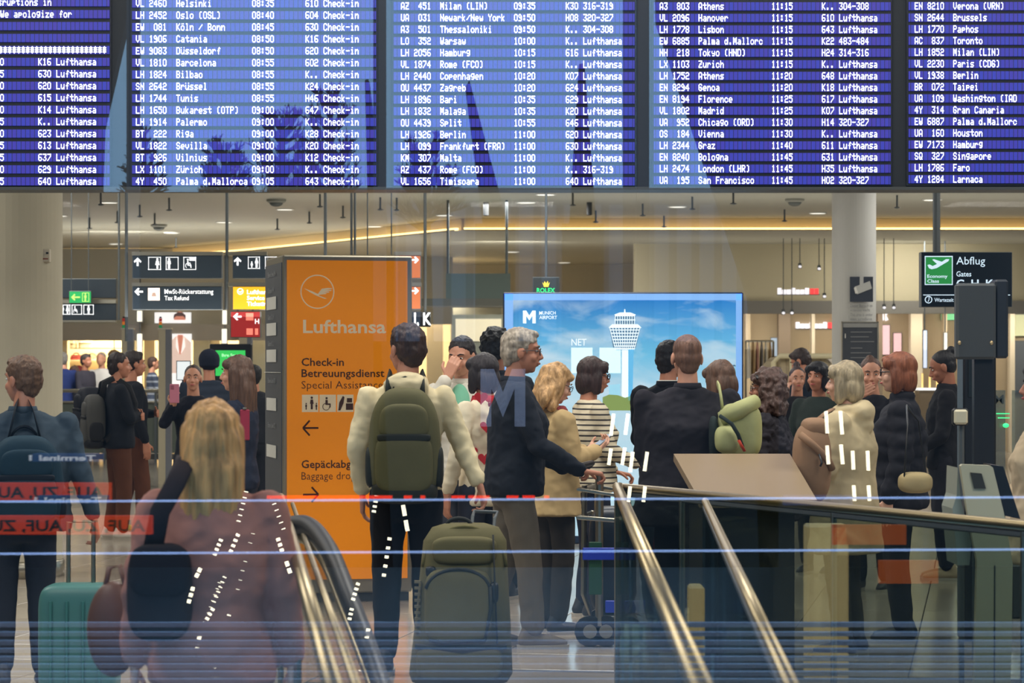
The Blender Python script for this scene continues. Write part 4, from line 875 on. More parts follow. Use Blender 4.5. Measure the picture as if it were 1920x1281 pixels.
E0 = P(526, 930, 12.2); E0.z = 1.0; E1 = P(622, 1281, 5.05); E1.z = 1.0
er_ = thing('handrail', 'pale slanted handrail in front of the left edge of the orange pillar', 'railing', (E0.x, E0.y, 0))
E2 = E0 + (E1 - E0) * 1.08
build('rail', MB().tube([E0, E2], .02, 12), M_BRASS, er_, smooth=True); build('lower_profile', MB().tube([E0 + V((.055, 0, -.03)), E2 + V((.055, 0, -.03))], .010, 8), M_BRASS, er_, smooth=True)
for t in (0.01, .5, .97): q = E0.lerp(E2, t); build('post', MB().tube([(q.x, q.y, -.33), (q.x, q.y, q.z)], .014, 8), M_STEEL, er_)
# escalator
def escal_rail(pts, label):
    o = thing('escalator_handrail', label, 'handrail', (pts[0][0], pts[0][1], 0)); pts = [V(p) for p in pts]
    # smooth the path
    sm = []
    for i in range(len(pts) - 1):
        p0 = pts[max(i - 1, 0)]; p1 = pts[i]; p2 = pts[i + 1]; p3 = pts[min(i + 2, len(pts) - 1)]
        for k in range(6):
            t = k / 6; sm.append(0.5 * ((2 * p1) + (p2 - p0) * t + (2 * p0 - 5 * p1 + 4 * p2 - p3) * t * t + (3 * p1 - p0 - 3 * p2 + p3) * t ** 3))
    sm.append(pts[-1])
    build('rubber_belt', MB().tube(sm, .042, 14, flat=.75), M_RUBBER, o, smooth=True)
    build('guide_rail', MB().tube([p - V((0, 0, .045)) + V((-.012, 0, 0)) for p in sm], .02, 8), M_BRASS, o, smooth=True)
    gl = MB()
    k = [p - V((0, 0, .06)) for p in sm[3:]]
    n = len(k); gl.add(k + [p - V((0, 0, .75)) for p in k], [(i, i + 1, n + i + 1, n + i) for i in range(n - 1)]); build('glass_side', gl, M_GLC, o)
    build('skirt', MB().tube([p - V((0, 0, .84)) for p in sm[3:]], .08, 6), M_STEEL, o)
    return o
er = [P(506, 1030, 10.35), P(515, 1006, 10.4), P(540, 990, 10.2), P(580, 990, 9.95), P(618, 1035, 9.4), P(655, 1125, 8.9), P(688, 1210, 8.6), P(716, 1290, 8.35), P(800, 1560, 7.4)]
escal_rail(er, 'curved black escalator handrail in front of the orange pillar')
escal_rail([p + V((-1.19, -.25, -.01)) for p in er], 'curved black escalator handrail at the far left edge')
st = thing('escalator_steps', 'ribbed metal escalator steps descending towards the camera', 'escalator', (-1.4, 10, -.05))
ed = V((.42, -1.4, 0)).normalized(); en = V((-ed.y, ed.x, 0))
for k in range(14):
    p0 = V((-1.42, 9.95, 0)) + ed * (.4 * k); z = -.02 - max(0, k - 1) * .2 * (1 if k > 2 else .5)
    mb = MB()
    mb.prism([p0 + en * .5 + V((0, 0, z - .2)), p0 - en * .5 + V((0, 0, z - .2)), p0 - en * .5 + V((0, 0, z)), p0 + en * .5 + V((0, 0, z))], ed * .4)
    for j in range(12):
        q = p0 + en * (-.48 + j * .08) + V((0, 0, z)); mb.prism([q, q + en * .03, q + en * .03 + V((0, 0, .008)), q + V((0, 0, .008))], ed * .39)
    build('step', mb, M_DSTEEL, st)

# tilted desk, lower right
a = P(1263, 851, 14.3); b = P(1481, 851, 14.3); c = P(1532, 938, 13.7); d = P(1312, 938, 13.7)
dk = thing('info_desk', 'slanted grey-beige desk top standing behind the glass railing', 'desk', ((a.x + c.x) / 2, 14.05, 0))
build('slanted_top', MB().prism([a, b, c, d], (0, .01, -.04)), mat('desk_taupe', (150, 130, 104), .35), dk)
build('body', MB().prism([(a.x + .08, 14.25, 0), (b.x - .02, 14.25, 0), (c.x - .1, 13.85, 0), (d.x + .04, 13.85, 0)], (0, 0, .86)), mat('desk_dark', (44, 46, 50), .5), dk)
text('Information', P(1395, 896, 13.97), 3 * 14 / FPX, mat('faint_white_print', (210, 200, 180), .5), dk, width=50 * 14 / FPX) if False else None

# luggage trolley
TR = P(1150, 0, 15.4); tr = thing('luggage_trolley', 'steel airport luggage trolley with blue panels pushed by the grey-haired man', 'trolley', (TR.x, TR.y, 0))
def tp(px, py, D=15.4): return P(px, py, D)
def zz(px, z, D=15.4): q = P(px, 0, D); return V((q.x, D, z))
build('frame', MB().tube([zz(1096, .92, 15.2), zz(1094, .3, 15.2), zz(1110, .16, 15.2), zz(1225, .14, 15.2), zz(1262, .2, 15.2)], .016, 8).tube([zz(1120, .92, 15.65), zz(1118, .3, 15.65), zz(1130, .16, 15.65), zz(1245, .14, 15.65), zz(1275, .2, 15.65)], .016, 8).tube([zz(1096, .9, 15.2), zz(1120, .9, 15.65)], .014, 8).tube([zz(1226, .14, 15.2), zz(1245, .14, 15.65)], .014, 8), M_STEEL, tr)
build('push_bar', MB().tube([zz(1066, 1.0, 15.15), zz(1084, 1.03, 15.15), zz(1110, 1.03, 15.7), zz(1096, .99, 15.7)], .018, 8), M_BLACK, tr)
build('upright', MB().tube([zz(1124, 1.0, 15.2), zz(1124, .12, 15.2)], .024, 10), M_STEEL, tr)
build('basket', MB().tube([zz(1084, .74, 15.15), zz(1170, .72, 15.15), zz(1185, .72, 15.7), zz(1108, .74, 15.7)], .012, 6, closed=True).tube([zz(1084, .9, 15.15), zz(1170, .86, 15.15), zz(1185, .86, 15.7), zz(1108, .9, 15.7)], .01, 6, closed=True), M_STEEL, tr)
M_BLUEP = mat('trolley_blue', (44, 72, 214), .4)
build('blue_panel', MB().bbox(zz(1090, 0).x, zz(1166, 0).x, 15.13, 15.15, .50, .57, .004), M_BLUEP, tr)
build('blue_panel', MB().bbox(zz(1132, 0).x, zz(1206, 0).x, 15.13, 15.15, .2, .27, .004), M_BLUEP, tr)
build('advert_plate', MB().bbox(zz(1102, 0).x, zz(1126, 0).x, 15.17, 15.19, .3, .6, .004), mat('advert_green', (44, 96, 66), .5), tr)
for x, D in ((1106, 15.2), (1136, 15.2), (1250, 15.25), (1128, 15.7)):
    q = zz(x, .09, D); w_ = MB().tube([q + V((0, -.02, 0)), q + V((0, .02, 0))], .088, 18); wh = build('wheel', w_, M_RUBBER, tr)
    build('hub', MB().tube([q + V((0, -.024, 0)), q + V((0, .024, 0))], .04, 12), M_STEEL, wh)
build('platform', MB().bbox(zz(1120, 0).x, zz(1262, 0).x, 15.25, 15.62, .15, .17, .004), M_DSTEEL, tr)
sc_ = thing('suitcase', 'dark blue hard suitcase standing on the luggage trolley', 'suitcase', (zz(1150, 0, 15.45).x, 15.45, .17))
build('shell', MB().ell(V((zz(1170, 0).x, 15.45, .17 + .31)), (.2, .15, .31), 28, 16, e=.35), mat('navy_shell', (38, 48, 62), .4), sc_, smooth=True)
build('handle', MB().tube([(zz(1158, 0).x, 15.45, .78), (zz(1158, 0).x, 15.45, .82), (zz(1182, 0).x, 15.45, .82), (zz(1182, 0).x, 15.45, .78)], .01, 6), M_BLACK, sc_)
sc2 = thing('suitcase', 'burgundy hard suitcase on the trolley, right of the blue one', 'suitcase', (zz(1225, 0, 15.45).x, 15.45, .17))
build('shell', MB().ell(V((zz(1215, 0).x, 15.45, .17 + .27)), (.1, .14, .27), 28, 16, e=.35), mat('burgundy_shell', (92, 30, 50), .35), sc2, smooth=True)
build('handle', MB().tube([(zz(1210, 0).x, 15.45, .7), (zz(1210, 0).x, 15.45, .74), (zz(1222, 0).x, 15.45, .74), (zz(1222, 0).x, 15.45, .7)], .01, 6), M_BLACK, sc2)

# self service kiosk (cream, bent) at the right
DK = 11.9
def kp(px, py): return P(px, py, DK)
ks = thing('self_service_kiosk', 'cream bent self-service kiosk with dark square window, lower right', 'kiosk', (kp(1860, 0).x, DK + .15, 0))
def kprism(pts, m, name, d=.04, off=0): return build(name, MB().prism([P(a, b, DK) + V((0, off, 0)) for a, b in pts], (0, d, 0)), m, ks)
M_KIO = mat('kiosk_cream', (196, 190, 160), .4)
zfl = YH + CZ * FPX / DK
kprism([(1801, 874), (1805, 871), (1856, 873), (1862, 877), (1882, 960), (1899, 1058), (1897, 1200), (1893, zfl), (1826, zfl), (1832, 1052), (1814, 960)], M_KIO, 'front_shell', .05)
kprism([(1800, 878), (1798, 930), (1790, 955), (1800, 1062), (1822, 1062), (1826, 1020), (1806, 940)], mat('kiosk_side', (150, 158, 146), .4), 'side_leg', .3, .06)
kprism([(1819, 886), (1840, 888), (1848, 916), (1826, 916)], mat('kiosk_window', (62, 60, 52), .3), 'camera_window', .012, -.01)
kprism([(1862, 872), (1886, 876), (1918, 975), (1885, 968)], M_BLACK, 'back_screen', .2, .06)
kprism([(1864, 1060), (1866, 1060), (1865, zfl), (1863, zfl)], M_DARKGREY, 'joint_line', .004, -.004)
# black tower with screens
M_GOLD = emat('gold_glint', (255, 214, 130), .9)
tb = thing('display_case', 'low glass shop display case with gold glints put in as glowing bars, left of the black kiosk', 'showcase', (P(1755, 0, 42).x, 42, 0))
build('top', flatbox(1722, 728, 1785, 732, 42, .6), M_LIT, tb); build('body', flatbox(1724, 732, 1783, 990, 42.05, .5), mat('case_bronze', (120, 104, 80), .3), tb)
for k in range(4): build('glint', flatbox(1728 + k * 14, 700 + (k % 2) * 6, 1731 + k * 14, 727, 42.2, .03), M_GOLD, tb)  # shine of the gold pieces put in as small glowing bars
rk = thing('clothes_rail', 'clothes rail with pale garments in the shop left of the cream booth', 'rail', (P(1425, 0, 46).x, 46, 0))
build('bar', MB().tube([P(1398, 640, 46), P(1450, 640, 46)], .02, 8), M_STEEL, rk)
for k, x_ in enumerate((1398, 1450)): q = P(x_, 640, 46); build('leg', MB().tube([(q.x, 46, 0), (q.x, 46, q.z)], .02, 8), M_STEEL, rk)
for k in range(6): q = P(1404 + k * 8, 642, 46); build('garment', MB().loft([(q.x, 46, q.z - .62, .03, .2), (q.x, 46, q.z - .15, .026, .17), (q.x, 46, q.z, .012, .04)], 10), mat(('garment_white', 'garment_tan', 'garment_rose', 'garment_grey')[k % 4], ((230, 226, 216), (176, 148, 110), (206, 160, 150), (130, 130, 132))[k % 4], .8), rk)
for k, (x_, nm) in enumerate(((1542, 'dark draped'), (1556, 'pale draped'))):
    q = P(x_, 700, 40); o = thing('mannequin', nm + ' shop mannequin beside the slim column', 'mannequin', (q.x, 40, 0)); zt_ = 1.78
    build('torso', MB().loft([(q.x, 40, .82, .15, .11), (q.x, 40, 1.1, .12, .09), (q.x, 40, 1.38, .18, .1), (q.x, 40, 1.5, .05, .05)], 16), mat('mannequin_%d' % k, ((70, 64, 62), (206, 196, 180))[k], .7), o, smooth=True)
    build('head', MB().ell((q.x, 40, 1.66), (.08, .1, .12), 14, 10), mat('mannequin_head', (214, 204, 190), .5), o, smooth=True); build('stand', MB().tube([(q.x, 40, 0), (q.x, 40, .85)], .03, 8), M_STEEL, o); build('foot', MB().lathe((q.x, 40, 0), [(.18, 0), (.18, .02)], 16), M_STEEL, o)
DY = 15.5; kt = thing('face_scan_kiosk', 'tall black kiosk with green light bar and small lit screen', 'kiosk', (P(1836, 0, DY).x, DY + .1, 0))
a = P(1806, 0, DY); b = P(1868, 0, DY); zt_ = P(0, 668, DY).z
build('column', MB().bbox(a.x, b.x, DY, DY + .22, 0, zt_, .012), M_BLACK, kt)
build('front_panel', flatbox(1816, 672, 1858, 745, DY - .012, .012, .003), mat('kiosk_panel', (30, 38, 42), .3), kt)
build('green_bar', flatbox(1825, 716, 1854, 719.5, DY - .022, .012, .002), emat('led_green', (60, 240, 140), 1.2), kt)
build('screen', flatbox(1829, 730, 1852, 759, DY - .018, .012, .002), emat('kiosk_screen', (196, 222, 255), 1.0), kt)
text('2. Scan', P(1829, 695, DY - .014), 5 * DY / FPX, mat('dim_print', (130, 140, 140), .5), kt, width=22 * DY / FPX)
build('trim_light', flatbox(1799, 790, 1803, 900, DY - .02, .02), M_DARKGREY, kt)
DZ = 14.5; mn = thing('monitor', 'back of a large dark grey monitor on the black kiosk post', 'monitor', (P(1840, 0, DZ).x, DZ + .1, P(0, 676, DZ).z))
build('rear_cover', flatbox(1793, 531, 1868, 674, DZ, .08, .014), mat('monitor_rear', (70, 74, 76), .55), mn)
build('side_housing', flatbox(1866, 524, 1891, 672, DZ + .03, .16, .012), mat('monitor_side', (34, 42, 52), .5), mn)
for x in (1799, 1859): q = P(x, 643, DZ - .004); build('screw', MB().ell(q, (.009, .006, .012), 10, 6), mat('brass_screw', (220, 190, 140), .3, .6), mn)
q = P(1842, 674, DZ + .08); build('post', MB().box(q.x - .05, q.x + .05, DZ + .05, DZ + .12, .0, q.z), M_BLACK, mn)
DRr = 13.2; rd = thing('card_reader', 'small cream rounded square card reader on a thin pole', 'reader', (P(1801, 0, DRr).x, DRr, 0))
q = P(1801, 782, DRr); build('face', MB().bbox(q.x - .034, q.x + .034, DRr - .02, DRr + .01, q.z - .037, q.z + .037, .01), mat('reader_cream', (226, 216, 184), .4), rd)
build('bezel', MB().bbox(q.x - .04, q.x + .04, DRr - .008, DRr + .03, q.z - .043, q.z + .043, .01), M_BLACK, rd)
build('pole', MB().tube([(q.x + .012, DRr + .04, q.z), (q.x + .012, DRr + .04, 0)], .014, 8), M_DSTEEL, rd); build('foot', MB().lathe((q.x + .012, DRr + .04, 0), [(.14, 0), (.14, .012), (.03, .02)], 20), M_DSTEEL, rd)
# queue belt posts in the middle distance
# ------------------------------------------------ photographer's window and what it reflects (all stands behind the camera side)
YP = 2.6
def Q(px, py, Dv): p = P(px, py, Dv); return V((p.x, 2 * YP - Dv, p.z))      # place whose mirror image is seen at that pixel
pane = struct('window_1', MB().box(-2.2, 2.2, YP, YP + .012, -.2, 4.2), glass('window_glass', (.97, .985, 1.0), .11))
wf = struct('trim_60', MB().box(-2.35, -2.2, YP - .05, YP + .06, -.3, 4.3).box(2.2, 2.35, YP - .05, YP + .06, -.3, 4.3).box(-2.35, 2.35, YP - .05, YP + .06, 4.2, 4.35).box(-2.35, 2.35, YP - .05, YP + .06, -.35, -.2), M_DARKGREY)
# rear facade with a slanted glazed opening, dark inside
DF = 30.0
def Qp(pts, D=DF): return [Q(a, b, D) for a, b in pts]
M_FAC = mat('rear_facade_dark', (20, 23, 28), .8)
struct('wall_back', MB().prism(Qp([(-2600, -1500), (262, -1500), (238, 30), (190, 240), (186, 360), (-2600, 360)]), (0, -.3, 0))
       .prism(Qp([(1190, -1500), (4600, -1500), (4600, 1500), (1440, 1500), (1405, 560), (1330, 330), (1232, 40)]), (0, -.3, 0))
       .prism(Qp([(-2600, 360), (700, 360), (760, 1500), (-2600, 1500)]), (0, -.3, 0)).prism(Qp([(700, 640), (1460, 640), (1460, 1500), (700, 1500)]), (0, -.3, 0)), M_FAC)
M_MUL = mat('mullion_grey', (70, 76, 86), .5)
for k, x in enumerate((250, 712, 1180, 1205)):
    a = Q(x, -300, DF - .6); b = Q(x, 640, DF - .6); struct('trim_%d' % (61 + k), MB().box(a.x - .07, a.x + .07, a.y - .05, a.y + .05, b.z, a.z), M_MUL)
ob = thing('added_building', 'grey-blue building added outside to block the low sky, mirrored faintly under the departure board', 'building', Q(1050, 700, 62))  # building added outside to block the lower sky in the reflection
a = Q(500, 900, 62); b = Q(1600, 352, 62)
build('facade', MB().box(a.x, b.x, a.y - 6, a.y, a.z, b.z), mat('added_facade', (105, 118, 132), .8), ob)
for k in range(26): x_ = a.x + (b.x - a.x) * (k + .5) / 26; build('facade_band', MB().box(x_ - .17, x_ + .17, a.y, a.y + .05, a.z + .5, b.z - .4), mat('added_facade_band', (140, 156, 172), .3), ob)
struct('ground_outside', MB().box(-60, 60, -70, 2 * YP - DF - .5, -.6, -.4), mat('outside_paving', (80, 84, 90), .8))
# dark slanted sculpture fins and conifers outside
for pts, nm in (([(872, 165), (880, 150), (952, 420), (905, 420)], 'tall dark slanted spire outside, mirrored in the glass over the third board column'), ([(1086, 120), (1096, 118), (1118, 420), (1068, 420)], 'dark upright spire outside, mirrored over the gate column'), ([(684, 150), (690, 148), (725, 420), (690, 420)], 'narrow dark spire outside, mirrored beside the check-in column')):
    q = Qp(pts, 36); o = thing('spire', nm, 'spire', ((q[2].x + q[3].x) / 2, q[0].y, q[2].z)); build('shaft', MB().prism(q, (0, -.4, 0)), mat('spire_dark', (16, 18, 24), .8), o); build('foot', MB().box(q[3].x - .1, q[2].x + .1, q[0].y - .5, q[0].y + .1, q[2].z - 3.0, q[2].z), mat('spire_dark', (16, 18, 24), .8), o)
    o.location.z = q[2].z
random.seed(9)
def tree(px, ptop, pbase, wpx, D, label):
    top = Q(px, ptop, D); base = Q(px, pbase, D); h = top.z - base.z; o = thing('bare_tree', label, 'tree', (base.x, base.y, -.4))
    build('trunk', MB().tube([(base.x, base.y, -.4), (base.x, base.y, top.z - h * .2)], [.16, .03], 8), mat('tree_bark', (24, 22, 22), .9), o)
    mb = MB(); wd = wpx * D / FPX / 2
    def br(p, d, L, r, dep):
        q = p + d * L; mb.tube([p, q], [r, r * .6], 4)
        if dep:
            for _ in range(3):
                e = (d + V((random.uniform(-.8, .8), random.uniform(-.5, .5), random.uniform(-.1, .7)))).normalized(); br(p.lerp(q, random.uniform(.4, 1)), e, L * random.uniform(.55, .8), r * .6, dep - 1)
    for k in range(38):
        z = base.z + h * random.uniform(.05, .8); a = random.uniform(0, 2 * pi); f = 1 - .6 * (z - base.z) / h
        br(V((base.x, base.y, z)), V((cos(a), .4 * sin(a), random.uniform(.3, .9))).normalized(), wd * .5 * f, .035, 3)
    build('branches', mb, mat('tree_bark', (24, 22, 22), .9), o, fix=False)
tree(620, 140, 420, 200, 38, 'bushy bare tree outside, mirrored over the check-in column'); tree(530, 190, 420, 190, 38.5, 'lower bare tree outside, mirrored over the destinations of the second column')
tree(270, 215, 430, 130, 38, 'bare tree outside, mirrored at the left edge of the bright glass'); tree(800, 230, 450, 180, 38.8, 'bare tree outside, mirrored between the second and third columns')
tree(420, 250, 430, 160, 39, 'small bare tree outside, mirrored low over the second column')
# strip lamps, seen twice in the glass
M_LED = emat('led_tube', (255, 246, 215), 6.0)
LEDN = {}
def led(px0, py0, px1, py1, label, Dv=14.0, w=7, seg=1, group='led light strips behind the photographer'):
    a = Q(px0, py0, Dv); b = Q(px1, py1, Dv); o = thing('strip_lamp', label, 'lamp', b, group=group)
    for k in range(seg):
        p = a.lerp(b, k / seg + .04); q = a.lerp(b, (k + 1) / seg - .1 / 1)
        build('tube', MB().tube([p, q], w / 2 * Dv / FPX, 8), M_LED, o)
    return o
LABS = [f'{v} bright strip lamp mirrored over {w_}, {u}' for w_, n_ in (('the dark coats right of the striped sweater', 8), ('the cream hooded coat', 8)) for v, u in (('left', 'top row'), ('right', 'top row'), ('first', 'second row'), ('second', 'second row'), ('third', 'second row'), ('fourth', 'second row'), ('left', 'bottom row'), ('right', 'bottom row'))]
for d in ((1151, 774, 1145, 822), (1178, 774, 1172, 820), (1146, 840, 1141, 876), (1172, 838, 1166, 876), (1187, 846, 1181, 890), (1214, 846, 1208, 888), (1182, 911, 1178, 945), (1210, 911, 1206, 945), (1549, 769, 1552, 818), (1576, 769, 1580, 820), (1551, 834, 1554, 875), (1577, 832, 1581, 875), (1599, 844, 1601, 885), (1627, 844, 1629, 887), (1601, 909, 1603, 943), (1629, 909, 1631, 943)):
    led(*d, LABS.pop(0))
random.seed(3)
LAB2 = ['chain of lamp segments mirrored ' + t for t in ('down the right edge of the blonde hair', 'just below the blonde hair', 'in a long slant across the pink jacket', 'short, left of the long slant on the pink jacket', 'thick, in the middle of the pink jacket', 'long, down the left of the pink jacket', 'longest, running to the bottom edge on the pink jacket', 'small, low left on the pink jacket', 'tiny, on the dark shoulder bag', 'small, under the tiny one on the dark bag', 'lowest, left of the longest chain', 'on the pale slanted handrail top', 'small, on the escalator handrail tip', 'tiny, inside the escalator curve', 'upper one on the foot of the orange pillar', 'lower one on the foot of the orange pillar', 'small, on the floor under the orange pillar', 'lowest, on the floor right of the escalator', 'at the left hip of the man in the cream hoodie', 'down the left thigh of the black trousers', 'at the right hip of the black trousers')]
for d in ((462, 919, 445, 985, 6), (447, 1000, 430, 1040, 4), (475, 996, 442, 1118, 7), (415, 1010, 400, 1045, 4), (422, 1080, 398, 1135, 6), (412, 1090, 384, 1170, 7), (430, 1150, 393, 1281, 8), (400, 1140, 380, 1175, 4), (376, 1065, 366, 1085, 2), (362, 1100, 352, 1135, 3), (374, 1192, 368, 1224, 3), (508, 930, 534, 1000, 6), (520, 1008, 530, 1038, 3), (536, 1052, 545, 1078, 2), (672, 1092, 660, 1130, 4), (660, 1140, 652, 1175, 4), (691, 1178, 684, 1212, 3), (682, 1232, 671, 1280, 4), (706, 928, 700, 965, 4), (731, 1005, 718, 1090, 5), (755, 945, 765, 1002, 2)):
    led(d[0], d[1], d[2], d[3], LAB2.pop(0), 14, 8, d[4], 'chains of lamp segments behind the photographer')
# long thin sky-lit edges, their light put in as glow
for py, nm in ((939, 'upper long pale blue edge, sky light put in as glow, mirrored right across the picture'), (1037, 'lower long pale blue edge, sky light put in as glow, mirrored right across the picture')):
    a = Q(-200, py + 3, 9); b = Q(2150, py - 7, 9); o = thing('glowing_line', nm, 'light', (0, a.y, a.z)); build('tube', MB().tube([a, b], 2.0 * 9 / FPX, 8), emat('pale_blue_line', (150, 180, 235), 3.2), o)
    for x in (a.x, b.x): build('bracket', MB().box(x - .01, x + .01, a.y - .02, a.y + .02, a.z - .9, a.z), M_DSTEEL, o)
# rows of treads below, catching sky light
for k, py in enumerate((1172, 1190, 1206, 1221, 1236, 1250, 1264, 1278)):
    a = Q(-300, py - 4.5, 10 - k * .12); b = Q(2250, py + 4 - k % 2, 10 - k * .12)
    o = build('stair_tread', MB().box(a.x, b.x, a.y - .02, a.y + .02, b.z, a.z), mat('tread_pale', (190, 205, 230), .6), None)
    tag(o, 'long pale stair tread mirrored as a bluish band along the bottom, ' + ('topmost', 'second from top', 'third from top', 'fourth from top', 'fourth from bottom', 'third from bottom', 'second from bottom', 'lowest')[k], 'stair', 'pale treads behind the photographer')
# red and blue guide signs behind the photographer, mirrored lettering
def msign(px0, py0, px1, py1, m, txt, tm, label, Dv=9.5, h=.6):
    a = Q(px0, py1, Dv); b = Q(px1, py0, Dv); o = thing('guide_sign', label, 'sign', ((a.x + b.x) / 2, a.y, a.z))
    build('panel', MB().box(a.x, b.x, a.y - .05, a.y, a.z, b.z), m, o)
    hh = (b.z - a.z) * h
    if txt: text(txt, V((b.x - .02, a.y + .006, a.z + (b.z - a.z - hh) / 2)), hh, tm, o, width=(b.x - a.x) * .96, ax=V((-1, 0, 0)), bold=.03)
    return o
M_REDL = emat('lit_red_band', (205, 60, 30), 1.5); M_ORL = emat('dim_orange_glow', (190, 90, 40), .7); M_NAVYL = emat('lit_navy_band', (40, 70, 120), .9)
msign(-20, 968, 283, 1003, M_REDL, 'AUF, ZU, AUF, ZU', M_BLACK, 'lit red banner with black lettering mirrored across the left people, lower one')
msign(-20, 906, 205, 940, M_REDL, 'AUF, ZU, AUF', M_BLACK, 'lit red banner with black lettering mirrored across the left people, upper one')
msign(60, 851, 200, 866, M_NAVYL, '↑ Terminal 1', M_LIT, 'dark blue guide sign mirrored over the teal backpack, upper one') if False else None
msign(60, 928 - 77, 190, 866, M_NAVYL, 'Terminal 1', M_LIT, 'dark blue guide sign mirrored over the teal backpack', h=.7)
msign(70, 930, 200, 945, M_NAVYL, 'Terminal 1', M_LIT, 'second dark blue guide sign mirrored lower at left', Dv=9.3, h=.7)
msign(1470, 930, 1600, 948, M_NAVYL, None, M_LIT, 'faint dark blue guide sign mirrored over the right railing')
for k, (x0, x1) in enumerate(((540, 660), (712, 742), (758, 772), (786, 796), (850, 905), (950, 972), (982, 1004), (1020, 1032))):
    pass
o = thing('glowing_line', 'red dashed light line mirrored across the orange pillar and the main traveller', 'light', Q(780, 938, 9.2))
for k, (x0, x1) in enumerate(((500, 735), (757, 772), (788, 797), (846, 872), (878, 918), (950, 972), (980, 1003), (1020, 1030))):
    a = Q(x0, 936, 9.2); b = Q(x1, 930, 9.2); build('dash', MB().box(a.x, b.x, a.y - .01, a.y, a.z, b.z), emat('red_line', (255, 50, 20), 3.5), o)
# lit letter M behind the photographer
a = Q(943, 800, 13); lm = thing('lit_letter', 'large pale blue lit capital letter mirrored on the dark jacket of the grey-haired man', 'sign', a)
build('lettering', MB().prism([a + V(((u - .5) * 84 * 13 / FPX, 0, v * 108 * 13 / FPX)) for u, v in [(0, 0), (0, 1), (.3, 1), (.5, .6), (.7, 1), (1, 1), (1, 0), (.76, 0), (.76, .66), (.5, .16), (.24, .66), (.24, 0)]], (0, .02, 0)), emat('lit_letter_blue', (150, 162, 190), .5), lm)
# warm pillars behind the photographer, lamplight on them put in as glow
for (x0, x1, y0, n) in ((1514, 1592, 985, 'broad'), (1293, 1322, 1100, 'slim')):
    a = Q(x0, 1500, 11); b = Q(x1, y0, 11); o = thing('glowing_pillar', f'{n} warm pillar, lamplight put in as glow, mirrored low in the glass railing on the right', 'lamp', ((a.x + b.x) / 2, a.y, a.z))
    build('diffuser', MB().bbox(a.x, b.x, a.y - .15, a.y, a.z + .05, b.z, .01), emat('pillar_glow', (205, 180, 120), .8), o); build('base', MB().box(a.x - .02, b.x + .02, a.y - .17, a.y + .02, a.z, a.z + .05), M_DARKGREY, o)
a = Q(1640, 1080, 11); b = Q(1700, 1030, 11)
msign(1560, 985, 1700, 1022, M_ORL, None, None, 'dim orange lit panel mirrored low in the right railing, left one', 11); msign(1650, 1052, 1760, 1095, M_ORL, None, None, 'dim orange lit panel mirrored low in the right railing, right one', 11)
# ------------------------------------------------ people
SKIN = {'a': (208, 150, 122), 'b': (190, 128, 100), 'c': (168, 108, 82), 'd': (222, 172, 146)}
def skinmat(k): return mat('skin_' + {'a': 'warm', 'b': 'tanned', 'c': 'brown', 'd': 'fair'}[k], SKIN[k], .5, bump=.1, bscale=60, var=.05, vscale=12)
def hairmat(name, col, wavy=False): return mat('hair_' + name, col, .5, bump=1.0, bscale=80, var=.45, vscale=42, stretch=(1, 1, .12 if not wavy else .3), spec=.4)
def remesh(mb, vox, it=4, disp=0, dscale=8, ds=(1, 1, 1), seed=0):
    me = bpy.data.meshes.new('r'); me.from_pydata([tuple(v) for v in mb.v], [], mb.f); flip_parts(me)
    o = bpy.data.objects.new('r', me); C.objects.link(o)
    m = o.modifiers.new('r', 'REMESH'); m.mode = 'VOXEL'; m.voxel_size = vox; m.adaptivity = 0
    if it: s = o.modifiers.new('s', 'SMOOTH'); s.factor = .5; s.iterations = it
    dg = bpy.context.evaluated_depsgraph_get(); out = bpy.data.meshes.new_from_object(o.evaluated_get(dg))
    bpy.data.objects.remove(o); bpy.data.meshes.remove(me)
    if disp:
        nn = [v.normal.copy() for v in out.vertices]; rg = dscale < 12; off = V((seed * 3.1, seed, 0))
        for v, n in zip(out.vertices, nn):
            p = V((v.co.x * ds[0], v.co.y * ds[1], v.co.z * ds[2])) * dscale + off
            v.co += n * disp * ((noise.noise(p) + .5 * noise.noise(p * 2.1)) if not rg else (.25 + .5 * noise.noise(p * .7) + .8 * (.4 - abs(noise.noise(p * 1.1 + V((3, 1, 2)))) * 1.6) + .35 * (.3 - abs(noise.noise(p * 2.3)) * 2)))
    return out
def flip_parts(me):
    import bmesh
    b = bmesh.new(); b.from_mesh(me); bmesh.ops.recalc_face_normals(b, faces=b.faces); b.to_mesh(me); b.free()
def meshes_to_obj(name, meshes, m, parent, M=None, label=None):
    vs = []; fs = []
    for me in meshes:
        n = len(vs); vs += [v.co.copy() for v in me.vertices]; fs += [tuple(i + n for i in p.vertices) for p in me.polygons]; bpy.data.meshes.remove(me)
    if M: vs = [M @ v for v in vs]
    me = bpy.data.meshes.new(name); me.from_pydata([tuple(v) for v in vs], [], fs); me.shade_smooth(); me.materials.append(m)
    o = bpy.data.objects.new(name, me); C.objects.link(o); o.parent = parent
    if label: o['label'] = label
    return o
def mbmesh(mb):
    me = bpy.data.meshes.new('q'); me.from_pydata([tuple(v) for v in mb.v], [], mb.f); flip_parts(me); return me
